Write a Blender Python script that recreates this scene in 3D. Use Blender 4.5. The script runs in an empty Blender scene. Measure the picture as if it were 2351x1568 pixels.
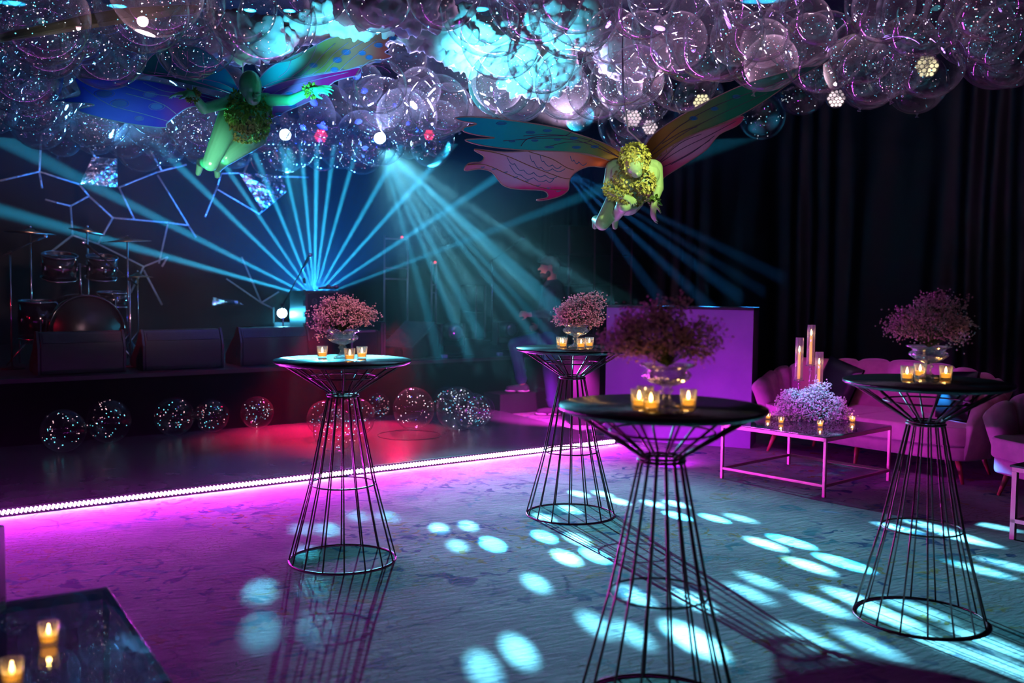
import bpy, bmesh, math, random
from mathutils import Vector, Matrix, Quaternion
R = math.radians; PI = math.pi
sc = bpy.context.scene
col = sc.collection
rnd = random.Random(7)

# ------------------------------------------------------------------ camera
F_PX, PITCH, ROLL, CAM_H = 2292.1, .0616, .011, 1.587
CW, CH = 2351, 1568
_c, _s, _cr, _sr = math.cos(PITCH), math.sin(PITCH), math.cos(ROLL), math.sin(ROLL)
cd = bpy.data.cameras.new('camera'); cam = bpy.data.objects.new('camera', cd); col.objects.link(cam)
cd.sensor_width = 36; cd.lens = F_PX/CW*36; cd.clip_end = 100; cd.clip_start = .05
up = Vector((0, _s, _c)); xr = Vector((1, 0, 0))
Xc = xr*_cr+up*_sr; Yc = up*_cr-xr*_sr; Zc = Vector((0, -_c, _s))
M = Matrix((Xc, Yc, Zc)).transposed().to_4x4(); M.translation = Vector((0, 0, CAM_H)); cam.matrix_world = M
cd.dof.use_dof = True; cd.dof.focus_distance = 6.6; cd.dof.aperture_fstop = 1.6
sc.camera = cam
def ray(px, py):
    a = px-CW/2; b = CH/2-py
    x = a*_cr-b*_sr; y = a*_sr+b*_cr
    return Vector((x/F_PX, _c+_s*y/F_PX, -_s+_c*y/F_PX))
def onz(px, py, z=0.):
    d = ray(px, py); return Vector((0, 0, CAM_H))+d*((z-CAM_H)/d.z)
def P(px, py, Y):
    d = ray(px, py); return Vector((0, 0, CAM_H))+d*(Y/d.y)
UX = Vector((.805, .593, 0)).normalized(); VX = Vector((-UX.y, UX.x, 0)); ZX = Vector((0, 0, 1))
HALL = math.atan2(UX.y, UX.x)            # the room, stage and drapes are turned by this angle
def uv(u, v, z=0.): return UX*u+VX*v+Vector((0, 0, z))
def onv(px, py, v):                      # the point of a sight line on a vertical plane parallel to the stage front
    d = ray(px, py); t = v/(d.x*VX.x+d.y*VX.y); return Vector((0, 0, CAM_H))+d*t

# ------------------------------------------------------------------ world, exposure
w = bpy.data.worlds.new('world'); sc.world = w; w.use_nodes = True
w.node_tree.nodes['Background'].inputs[0].default_value = (.02, .07, .5, 1)
w.node_tree.nodes['Background'].inputs[1].default_value = .012
sc.view_settings.view_transform = 'Standard'; sc.view_settings.look = 'None'
sc.view_settings.gamma = 1; sc.view_settings.use_curve_mapping = False
sc.view_settings.exposure = 0.0
cy = sc.cycles
cy.max_bounces = 4; cy.diffuse_bounces = 1; cy.glossy_bounces = 2; cy.transmission_bounces = 3
cy.transparent_max_bounces = 24; cy.use_adaptive_sampling = True; cy.adaptive_threshold = .09; cy.adaptive_min_samples = 16; cy.volume_bounces = 0
cy.caustics_reflective = False; cy.caustics_refractive = False
cy.sample_clamp_indirect = 3; cy.sample_clamp_direct = 0
cy.use_denoising = True

# ------------------------------------------------------------------ lamps
def aim(o, target, loc):
    o.location = loc
    o.rotation_euler = (Vector(target)-Vector(loc)).to_track_quat('-Z', 'Y').to_euler()
def gobo(l, o, beams, base=0., gain=1., noise=0., soft=.35, fills=()):
    """beams: (world target, angular radius in degrees, brightness); the lamp shines through these holes"""
    l.use_nodes = True; nt = l.node_tree; em = nt.nodes['Emission']
    Rm = o.rotation_euler.to_matrix().transposed()
    tc = nt.nodes.new('ShaderNodeTexCoord'); acc = None
    for tgt, rad, br, sf in [(*b_, soft) for b_ in beams]+[(*b_, .95) for b_ in fills]:
        d = Rm @ (Vector(tgt)-o.location).normalized()
        n = nt.nodes.new('ShaderNodeVectorMath'); n.operation = 'DOT_PRODUCT'; n.inputs[1].default_value = d
        nt.links.new(tc.outputs['Normal'], n.inputs[0])
        mr = nt.nodes.new('ShaderNodeMapRange'); mr.interpolation_type = 'SMOOTHSTEP'
        mr.inputs[1].default_value = math.cos(R(rad*(1+sf))); mr.inputs[2].default_value = math.cos(R(rad*(1-sf)))
        mr.inputs[3].default_value = 0; mr.inputs[4].default_value = br
        nt.links.new(n.outputs['Value'], mr.inputs[0])
        if acc is None: acc = mr.outputs[0]
        else:
            a = nt.nodes.new('ShaderNodeMath'); a.operation = 'MAXIMUM'
            nt.links.new(acc, a.inputs[0]); nt.links.new(mr.outputs[0], a.inputs[1]); acc = a.outputs[0]
    a = nt.nodes.new('ShaderNodeMath'); a.operation = 'MULTIPLY_ADD'; a.inputs[1].default_value = gain; a.inputs[2].default_value = base
    nt.links.new(acc, a.inputs[0])
    if noise:
        no = nt.nodes.new('ShaderNodeTexNoise'); no.inputs['Scale'].default_value = 9; no.inputs['Detail'].default_value = 1
        nt.links.new(tc.outputs['Normal'], no.inputs['Vector'])
        mr = nt.nodes.new('ShaderNodeMapRange'); mr.inputs[1].default_value = .42; mr.inputs[2].default_value = .68
        mr.inputs[3].default_value = 0; mr.inputs[4].default_value = noise
        nt.links.new(no.outputs[0], mr.inputs[0])
        b = nt.nodes.new('ShaderNodeMath'); b.operation = 'ADD'
        nt.links.new(a.outputs[0], b.inputs[0]); nt.links.new(mr.outputs[0], b.inputs[1]); a = b
    nt.links.new(a.outputs[0], em.inputs['Strength'])
def spot(name, loc, target, color, energy, size, blend=.4, radius=.04):
    l = bpy.data.lights.new(name, 'SPOT'); l.energy = energy; l.color = color; l.spot_size = R(size); l.spot_blend = blend
    l.shadow_soft_size = radius; o = bpy.data.objects.new(name, l); col.objects.link(o); aim(o, target, loc); return o
def point(name, loc, color, energy, radius=.02):
    l = bpy.data.lights.new(name, 'POINT'); l.energy = energy; l.color = color; l.shadow_soft_size = radius
    o = bpy.data.objects.new(name, l); col.objects.link(o); o.location = loc; return o

CYAN = (.03, .55, 1.0); ICE = (.17, .76, 1.0); MAG = (.80, .03, 1.0)
LAMP_A = P(722, 684, 12.6)               # moving light on the stage behind the black cabinet
LAMP_L = P(655, 322, 13.); LAMP_R = P(872, 330, 13.); LAMP_C = P(1290, 385, 13.4)
sl0 = Vector((3.5, 9.0, .6))
def floor_patch(px, py, br, rad=.36): return (onz(px, py), rad, br)
FP_R = [(1008,1213,.35),(1075,1207,.4),(1050,1253,.25),(1325,1238,.9),(1300,1280,1.2),(1230,1339,.35),
 (1329,1134,.7),(1383,1134,.7),(1421,1151,.7),(1501,1157,.9),(1551,1157,.9),(1700,1190,.35),
 (1758,1249,1.2),(1857,1299,1.1),(1459,1368,.45),(1590,1379,.7),(1743,1333,.3),(1720,1362,.3),
 (1191,1494,.45),(1110,1536,.3),(1367,1433,.3),(1450,1455,.3),(1880,1387,.6),(1850,1463,.4),(1959,1374,.8),(2035,1413,.9),
 (2101,1397,.4),(1883,1479,.35),(1989,1476,.4),(2061,1212,.9),(2125,1205,.4),(2183,1225,.8),(2225,1240,.9),(2246,1307,.5),(2312,1297,.3),
 (2279,1208,.35),(2164,1483,.4),(2279,1479,.5),(2310,1530,.5),(1250,1190,.7),(1310,1170,.7)]
o = spot('lamp_right_beams', LAMP_R, onz(1500, 1250), ICE, 150000, 60, .3, .035)
gobo(o.data, o, [floor_patch(*p) for p in FP_R]+[(onz(1590, 1467), .45, 1.3)], base=.0005, soft=.22, fills=[(onz(1480, 1240), 8, .028), (onz(1850, 1330), 7, .028), (onz(1300, 1500), 5, .018)])
FP_L = [(600,1360,.6),(600,1448,.65),(725,1440,.4),(722,1350,.35),(690,1215,.25),(752,1215,.4),(820,1185,.3),(890,1185,.35),(700,1270,.25)]
o = spot('lamp_left_beams', LAMP_L, onz(700, 1300), (.07, .74, 1.), 30000, 55, .3, .035)
gobo(o.data, o, [floor_patch(*p) for p in [(*q_, .5) for q_ in FP_L]]+[(P(785, 826, 5.6), 2.0, .3)], base=.0006, soft=.25, fills=[(onz(640, 1380), 6, .005)])
# fan of beams thrown up from the stage, and the beams of the two hanging lamps seen in the haze
def beam(loc, tgt, rad, color, energy):
    spot('light_beam', loc, tgt, color, energy, rad*2, .75, .015)
fan = [(60,500,1.5,.30),(210,540,1.1,.35),(300,470,1.5,.45),(430,400,1.3,.6),(510,370,1.1,.7),(575,330,1.2,.7),(640,320,1.0,.9),(690,320,1.0,1.),
 (728,300,1.1,1.2),(770,310,1.0,1.),(822,330,1.0,.8),(890,390,1.2,.6),(950,430,1.1,.7),(1000,500,1.2,.4),(1010,575,1.1,.2)]
for x, y, r, b in fan: beam(LAMP_A, P(x, y, 12.2), r*1.1, CYAN, 620000*b)
for x, y, r, b in [(1130,1249,.6,.7),(1249,1232,.55,1.),(1367,1275,.55,1.),(1555,1184,.55,1.1),(1640,1190,.5,1.1),(1815,1243,.58,1.5),(1935,1292,.58,1.5)]: beam(LAMP_R, onz(x, y), r, (.05, .62, 1.), 190000*b)
for x, y, r, b in [(1480,640,1.1,.5),(1560,640,1.,.8),(1640,640,1.2,.7),(1720,650,1.,.4),(1800,640,1.2,.4)]: beam(LAMP_C, P(x, y, 10.4), r, (.02, .30, 1.), 42000*b)
point('lamp_stage_glow', P(648, 722, 12.0), (.06, .6, 1.), 40, .03)
spot('stage_blue_fill', LAMP_A, P(700, 300, 12.2), (.01, .20, 1.), 1000, 150, .3, .05)
# magenta strip of light along the dance floor edge
la = bpy.data.lights.new('strip_light', 'AREA'); la.shape = 'RECTANGLE'; la.size = 8.4; la.size_y = .03; la.energy = 400; la.color = MAG
lo = bpy.data.objects.new('strip_light', la); col.objects.link(lo)
zc = (VX*.8+ZX*.42).normalized(); yc = zc.cross(UX).normalized()
m4 = Matrix((UX, yc, zc)).transposed().to_4x4(); m4.translation = uv(6.56-4.2, 7.155, .064); lo.matrix_world = m4
la2 = la.copy(); la2.energy = 10; lo2 = bpy.data.objects.new('strip_light_back', la2); col.objects.link(lo2)
zc = (-VX*.3-ZX*.9).normalized(); yc = zc.cross(UX).normalized()
m4 = Matrix((UX, yc, zc)).transposed().to_4x4(); m4.translation = uv(6.56-4.2, 7.215, .066); lo2.matrix_world = m4
# colour washes of the hall, and unseen spots added to brighten single things
spot('red_wash', uv(4.5, 9.55, 1.15), onz(690, 1005), (1., .004, .08), 480, 78, .9, .06)
spot('red_wash', uv(5.5, 9.55, 1.15), onz(860, 1000), (1., .004, .10), 360, 70, .9, .06)
spot('red_side_wash', uv(2.25, 10.15, 1.55), uv(3.0, 10.2, .85), (1., .01, .06), 30, 50, .8, .04)
spot('red_side_wash', uv(.2, 10.3, 1.5), uv(2.1, 10.6, .7), (1., .01, .06), 26, 50, .8, .04)
spot('red_side_wash', uv(3.2, 11.4, 1.9), uv(3.9, 10.2, 1.0), (1., .02, .08), 40, 60, .8, .04)
spot('mound_pin', (1.9, 7.2, 3.0), P(1866, 920, 8.2), (.06, .68, 1.), 520, 11, .7, .04)  # unseen cyan spot added to turn the flower mound blue
spot('floor_fill', uv(4.2, 8.9, 3.0), onz(650, 1075), (.12, .16, 1.), 150, 34, .9, .1)  # unseen spots added to colour the dance floor blue and violet
spot('floor_fill', uv(6.4, 8.9, 3.0), onz(1190, 1010), (.50, .04, 1.), 90, 30, .9, .1)
spot('path_fill', uv(6.75, 7.9, .9), onz(1270, 970), (.95, .03, .75), 420, 70, .8, .06)  # added magenta spot without a fixture, brightens the carpet by the booth
spot('person_rim', P(1120, 640, 10.6), P(1258, 640, 11.9), (1., .40, .50), 40, 13, .8, .04)  # unseen spots added to lift the man's face and legs
spot('person_rim', P(1330, 940, 10.9), P(1250, 900, 11.9), (.6, .05, 1.), 80, 40, .8, .04)
spot('red_side_wash', uv(-1.0, 10.6, 1.9), uv(2.9, 10.3, .8), (1., .01, .06), 4, 44, .8, .05)
spot('blue_stage_wash', uv(4.0, 8.0, 3.6), uv(5.5, 11.0, .8), (.02, .06, .9), 260, 90, .9, .2)
spot('purple_wash', uv(5.3, 4.3, 1.85), uv(7.9, 5.2, .25), (.78, .02, .85), 200, 46, .9, .25)
spot('sofa_fill', (1.9, 4.3, 3.1), sl0, (1., .26, .46), 130, 24, .8, .15)  # unseen warm spot added to brighten the sofa back
spot('booth_fill', onz(1540, 1058, .06), P(1550, 870, 9.9), (.75, .01, 1.), 90, 140, .9, .12)  # unseen floor spot added for the purple gradient on the booth
spot('warm_key', P(1790, 60, 5.2), P(1450, 420, 7.0), (1., .95, .45), 260, 16, .6, .06)
spot('green_key', P(300, 560, 7.3), P(545, 290, 7.5), (.15, 1., .70), 75, 26, .6, .06)
spot('wing_key', (.6, 3.4, 1.9), P(1230, 370, 6.8), (.9, .9, 1.), 130, 26, .5, .1)  # the wing keys are unseen spots added to brighten the painted wings
spot('foil_key', (-1.6, 5.0, 2.0), P(330, 470, 13), (1., .58, .70), 700, 34, .6, .08)  # unseen front spot added so the foil strips catch pink
spot('wing_key', (-.6, 4.4, 1.9), P(400, 190, 7.6), (.30, .6, 1.), 28, 30, .5, .1)
spot('wing_key', (1.6, 3.6, 1.9), P(1660, 265, 7.6), (1., .8, .85), 120, 20, .5, .1)
spot('wing_key', (-1.2, 3.2, 1.9), P(230, 50, 5.8), (1., .75, .7), 130, 16, .5, .1)
spot('wing_key', (-.6, 4.4, 1.9), P(790, 150, 7.6), (1., .75, .85), 60, 16, .5, .1)
spot('cloud_light', P(1020, 255, 6.9), P(1180, 110, 8.4), (.10, .80, 1.), 900, 44, .9, .1)
spot('cloud_light', P(700, 400, 6.2), P(740, 85, 7.8), (.08, .75, 1.), 420, 34, .9, .1)
def uplight(name, px, py, Y, color, energy, tgt=None, size=150):
    p = P(px, py, Y); return spot(name, p, p+Vector(tgt or (0, -.35, 1)), color, energy, size, .25, .07)
uplight('pink_lamp', 1570, 235, 9.3, (1., .48, .85), 1300)
uplight('pink_lamp', 1300, 285, 9.6, (.80, .58, 1.), 1000)
uplight('pink_lamp', 1850, 235, 8.8, (1., .62, .80), 300, None, 100)
uplight('violet_fill', 880, 300, 9.8, (.45, .50, 1.), 420)  # violet, blue and rose ones are unseen, added to tint the balloons
uplight('violet_fill', 1080, 300, 9.4, (.65, .5, 1.), 240)
uplight('blue_fill', 300, 330, 9.8, (.10, .45, 1.), 120)
uplight('rose_fill', 330, 90, 5.4, (1., .50, .60), 40)
uplight('violet_fill', 1500, 130, 6.6, (.50, .20, 1.), 16)
uplight('violet_fill', 2050, 190, 7.6, (.45, .20, .9), 8)
for i_, (x_, y_, e_) in enumerate(((786, 722, 330), (1325, 718, 330), (1500, 770, 16), (2130, 740, 15))):
    Y_ = (5.56, 6.71, 3.64, 4.68)[i_]; t_ = P(x_, y_, Y_); spot('bouquet_pin', t_+Vector((.9, -2.2, 1.9)), t_, (1., .36, .50), e_, 13, .7, .03)

# ------------------------------------------------------------------ materials
MATS = {}
def setin(b, k, v):
    if k in b.inputs: b.inputs[k].default_value = v
def mat(name, c, rough=.5, metal=0., spec=.5, emit=None, es=0., coat=0., sheen=0.):
    m = bpy.data.materials.new(name); m.use_nodes = True; b = m.node_tree.nodes['Principled BSDF']
    b.inputs['Base Color'].default_value = (*c, 1); b.inputs['Roughness'].default_value = rough; b.inputs['Metallic'].default_value = metal
    setin(b, 'Specular IOR Level', spec); setin(b, 'Coat Weight', coat); setin(b, 'Sheen Weight', sheen)
    if emit: b.inputs['Emission Color'].default_value = (*emit, 1); b.inputs['Emission Strength'].default_value = es
    MATS[name] = m; return m
def noisy(m, scale, lo, hi, bump=0., detail=4, rough=None):
    nt = m.node_tree; b = nt.nodes['Principled BSDF']; tc = nt.nodes.new('ShaderNodeTexCoord'); n = nt.nodes.new('ShaderNodeTexNoise')
    n.inputs['Scale'].default_value = scale; n.inputs['Detail'].default_value = detail; nt.links.new(tc.outputs['Object'], n.inputs['Vector'])
    r = nt.nodes.new('ShaderNodeValToRGB'); r.color_ramp.elements[0].position = .35; r.color_ramp.elements[1].position = .65
    r.color_ramp.elements[0].color = (*lo, 1); r.color_ramp.elements[1].color = (*hi, 1)
    nt.links.new(n.outputs[0], r.inputs[0]); nt.links.new(r.outputs[0], b.inputs['Base Color'])
    if bump:
        bp = nt.nodes.new('ShaderNodeBump'); bp.inputs['Strength'].default_value = bump; bp.inputs['Distance'].default_value = .02
        nt.links.new(n.outputs[0], bp.inputs['Height']); nt.links.new(bp.outputs[0], b.inputs['Normal'])
    return m
def emitter(name, c, s, nee='NONE'):
    m = mat(name, (0, 0, 0), emit=c, es=s)
    m.cycles.emission_sampling = nee; return m
def shell(name, tint, lo, hi, haze, rough=.02, pw=3., hazecol=(1, 1, 1)):
    """thin clear film: transparent, mirror-like towards its rim, with a trace of haze in the film"""
    m = bpy.data.materials.new(name); m.use_nodes = True; nt = m.node_tree; nt.nodes.clear()
    out = nt.nodes.new('ShaderNodeOutputMaterial'); tr = nt.nodes.new('ShaderNodeBsdfTransparent'); tr.inputs[0].default_value = (*tint, 1)
    gl = nt.nodes.new('ShaderNodeBsdfGlossy'); gl.inputs['Roughness'].default_value = rough
    lw = nt.nodes.new('ShaderNodeLayerWeight'); lw.inputs[0].default_value = .5
    pn = nt.nodes.new('ShaderNodeMath'); pn.operation = 'POWER'; pn.inputs[1].default_value = pw
    ma = nt.nodes.new('ShaderNodeMath'); ma.operation = 'MULTIPLY_ADD'; ma.inputs[1].default_value = hi; ma.inputs[2].default_value = lo
    nt.links.new(lw.outputs['Facing'], pn.inputs[0]); nt.links.new(pn.outputs[0], ma.inputs[0])
    mx = nt.nodes.new('ShaderNodeMixShader'); nt.links.new(ma.outputs[0], mx.inputs[0]); nt.links.new(tr.outputs[0], mx.inputs[1]); nt.links.new(gl.outputs[0], mx.inputs[2])
    df = nt.nodes.new('ShaderNodeBsdfTranslucent'); df.inputs[0].default_value = (*hazecol, 1)
    d2 = nt.nodes.new('ShaderNodeBsdfDiffuse'); d2.inputs[0].default_value = (*hazecol, 1); ad = nt.nodes.new('ShaderNodeMixShader'); ad.inputs[0].default_value = .5
    nt.links.new(df.outputs[0], ad.inputs[1]); nt.links.new(d2.outputs[0], ad.inputs[2])
    hz = nt.nodes.new('ShaderNodeMath'); hz.operation = 'MULTIPLY_ADD'; hz.inputs[1].default_value = haze*8; hz.inputs[2].default_value = haze
    nt.links.new(pn.outputs[0], hz.inputs[0])
    m2 = nt.nodes.new('ShaderNodeMixShader'); nt.links.new(hz.outputs[0], m2.inputs[0]); nt.links.new(mx.outputs[0], m2.inputs[1]); nt.links.new(ad.outputs[0], m2.inputs[2])
    nt.links.new(m2.outputs[0], out.inputs[0]); MATS[name] = m; return m
shell('balloon', (.985, .985, .99), .05, .8, .006, .012, 3.2)
shell('clear_glass', (.97, .97, .98), .09, .8, .05, .01, 2.)
shell('cut_glass', (.95, .95, .97), .16, .8, .022, .012, 1.5)
shell('table_glass', (.62, .72, .74), .16, .7, .01, .02, 2.2)
mat('wire', (.11, .055, .06), .34, .85)
mat('laminate', (.020, .018, .022), .22, 0, .5)
mat('laminate_edge', (.03, .02, .05), .35, .3)
mat('wax', (.9, .62, .28), .5, emit=(1., .36, .03), es=1.7); MATS['wax'].cycles.emission_sampling = 'NONE'  # glow put into the wax for flame light shining through it
emitter('flame', (1., .62, .22), 22)
mat('velvet', (.40, .21, .29), .85, 0, .2, sheen=.4); noisy(MATS['velvet'], 14, (.36, .19, .27), (.44, .24, .32))
mat('wood_leg', (.30, .10, .05), .4)
mat('sequin', (.006, .006, .01), .35, .4)
mat('beige_cloth', (.45, .28, .20), .9)
mat('gold_metal', (.50, .27, .30), .38, .75)
mat('black_metal', (.012, .012, .014), .4, .5)
mat('chrome', (.6, .6, .65), .18, 1.)
mat('black_case', (.012, .012, .015), .38, 0, .6); noisy(MATS['black_case'], 160, (.010, .010, .013), (.02, .02, .024), .15)
mat('grille', (.02, .02, .024), .5, .3); noisy(MATS['grille'], 260, (.008, .008, .01), (.045, .045, .05), .2)
mat('drum_shell', (.008, .008, .012), .12, 0, .7, coat=1.)
mat('drum_head', (.01, .01, .012), .35)
mat('cymbal', (.35, .28, .16), .3, 1.)
mat('stage_black', (.012, .012, .016), .75)
mat('stage_top', (.02, .02, .024), .38)
mat('skirt', (.003, .003, .005), .95, 0, .05)
mat('booth_cloth', (.22, .18, .32), .85); noisy(MATS['booth_cloth'], 3, (.20, .16, .30), (.24, .20, .34), .15, 2)
mat('dance_gloss', (.05, .05, .06), .24, 0, .6); noisy(MATS['dance_gloss'], 5, (.12, .12, .13), (.16, .15, .17), .02)
mat('ceiling_black', (.006, .006, .008), .9)
mat('cotton', (.82, .84, .88), 1., 0, .1)
mat('leaf', (.13, .30, .03), .45); mat('leaf_gold', (.42, .46, .10), .4)
mat('green_skin', (.06, .50, .20), .32, 0, .5); mat('yellow_green_skin', (.34, .60, .26), .38, 0, .5)
mat('stem', (.05, .10, .03), .7)
mat('blossom', (.70, .46, .50), .8); noisy(MATS['blossom'], 30, (.60, .36, .42), (.82, .62, .64))
mat('blossom_white', (.75, .72, .78), .8)
mat('denim', (.035, .045, .16), .9); mat('jacket', (.012, .014, .03), .85); mat('skin', (.45, .22, .15), .55)
mat('hair', (.01, .008, .008), .7); mat('sole', (.85, .75, .8), .6); mat('shoe', (.06, .03, .07), .7)
mat('foil', (.75, .75, .8), .38, .9); mat('foil_panel', (.8, .8, .86), .2, 1.)
emitter('diode', (1., .62, 1.), 10); emitter('lens_ice', (.65, .95, 1.), 60); emitter('lens_pink', (1., .78, .84), 1.5)
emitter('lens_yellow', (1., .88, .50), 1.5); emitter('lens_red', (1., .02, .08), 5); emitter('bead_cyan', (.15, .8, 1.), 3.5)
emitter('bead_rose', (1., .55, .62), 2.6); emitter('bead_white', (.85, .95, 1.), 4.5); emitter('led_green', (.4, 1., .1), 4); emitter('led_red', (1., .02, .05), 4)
mat('lens_dark', (.3, .3, .32), .1, .6)
# drapes: black cloth with a slight sheen
for nm, rg in (('drape', .42), ('drape_back', .75)):
    m = mat(nm, (.0035, .003, .004), rg, 0, .35)
# foil facets: crumpled mirror film
for nm, sc_, st in (('foil', 40, .6), ('foil_panel', 9, 1.)):
    nt = MATS[nm].node_tree; tc = nt.nodes.new('ShaderNodeTexCoord'); vo = nt.nodes.new('ShaderNodeTexNoise'); vo.inputs['Scale'].default_value = sc_
    vo.inputs['Detail'].default_value = 3; bp = nt.nodes.new('ShaderNodeBump'); bp.inputs['Strength'].default_value = st; bp.inputs['Distance'].default_value = .08
    nt.links.new(tc.outputs['Object'], vo.inputs['Vector']); nt.links.new(vo.outputs[0], bp.inputs['Height']); nt.links.new(bp.outputs[0], nt.nodes['Principled BSDF'].inputs['Normal'])
# carpet: pale worn carpet with faded dark, teal and ochre marks
def carpet_mat():
    m = mat('carpet', (.4, .4, .4), .95, 0, .15); nt = m.node_tree; b = nt.nodes['Principled BSDF']; N = nt.nodes.new; L = nt.links.new
    tc = N('ShaderNodeTexCoord'); mp = N('ShaderNodeMapping'); mp.inputs['Rotation'].default_value = (0, 0, -.5); L(tc.outputs['Object'], mp.inputs[0])
    def noise(scale, detail, dist=0., off=0.):
        n = N('ShaderNodeTexNoise'); n.inputs['Scale'].default_value = scale; n.inputs['Detail'].default_value = detail; n.inputs['Distortion'].default_value = dist
        mm = N('ShaderNodeMapping'); mm.inputs['Location'].default_value = (off, off*1.7, 0); L(mp.outputs[0], mm.inputs[0]); L(mm.outputs[0], n.inputs['Vector']); return n.outputs[0]
    def rng(x, a, c, lo=0., hi=1.):
        r = N('ShaderNodeMapRange'); r.inputs[1].default_value = a; r.inputs[2].default_value = c; r.inputs[3].default_value = lo; r.inputs[4].default_value = hi
        L(x, r.inputs[0]); return r.outputs[0]
    def mul(a, c):
        r = N('ShaderNodeMath'); r.operation = 'MULTIPLY'; L(a, r.inputs[0]); L(c, r.inputs[1]); return r.outputs[0]
    def mix(f, a, c):
        r = N('ShaderNodeMix'); r.data_type = 'RGBA'; L(f, r.inputs[0])
        if isinstance(a, tuple): r.inputs[6].default_value = (*a, 1)
        else: L(a, r.inputs[6])
        r.inputs[7].default_value = (*c, 1); return r.outputs[2]
    base = mix(rng(noise(2.2, 5), .35, .65), (.44, .44, .44), (.28, .28, .31))
    # fine squiggly dark veins
    v = N('ShaderNodeTexVoronoi'); v.feature = 'DISTANCE_TO_EDGE'; v.inputs['Scale'].default_value = 1.7
    dm = N('ShaderNodeMix'); dm.data_type = 'VECTOR'; dm.inputs[0].default_value = .28; nn = N('ShaderNodeTexNoise'); nn.inputs['Scale'].default_value = 3.; nn.inputs['Detail'].default_value = 4
    L(mp.outputs[0], nn.inputs['Vector']); L(mp.outputs[0], dm.inputs[4]); L(nn.outputs['Color'], dm.inputs[5]); L(dm.outputs[1], v.inputs['Vector'])
    vein = mul(rng(v.outputs['Distance'], .0, .022, .8, 0.), rng(noise(1.3, 3, 0, 9), .52, .62))
    c = mix(vein, base, (.05, .07, .13))
    blot = mul(rng(noise(7, 5, 1.2, 3), .56, .62), rng(noise(.9, 2, 0, 5), .45, .6)); c = mix(blot, c, (.05, .10, .20))
    och = mul(rng(noise(9, 4, 1.5, 17), .58, .63), rng(noise(.7, 2, 0, 21), .48, .6)); c = mix(och, c, (.36, .26, .10))
    teal = mul(rng(noise(5, 5, .8, 31), .57, .63), rng(noise(.8, 2, 0, 41), .45, .6)); c = mix(teal, c, (.10, .26, .30))
    # faded lattice motif in places
    br = N('ShaderNodeTexBrick'); br.inputs['Scale'].default_value = 9; br.inputs['Mortar Size'].default_value = .035; br.inputs['Mortar Smooth'].default_value = .4
    L(dm.outputs[1], br.inputs['Vector']); lat = mul(br.outputs['Fac'], rng(noise(.8, 2, 0, 63), .54, .6, 0., .5)); c = mix(lat, c, (.20, .17, .09))
    L(c, b.inputs['Base Color'])
    bp = N('ShaderNodeBump'); bp.inputs['Strength'].default_value = .55; bp.inputs['Distance'].default_value = .03
    mp2 = N('ShaderNodeMapping'); mp2.inputs['Scale'].default_value = (2.2, 8, 1); L(mp.outputs[0], mp2.inputs[0])
    n2 = N('ShaderNodeTexNoise'); n2.inputs['Scale'].default_value = 3.5; n2.inputs['Detail'].default_value = 8; n2.inputs['Roughness'].default_value = .65; L(mp2.outputs[0], n2.inputs['Vector'])
    L(n2.outputs[0], bp.inputs['Height']); L(bp.outputs[0], b.inputs['Normal'])
carpet_mat()

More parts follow.
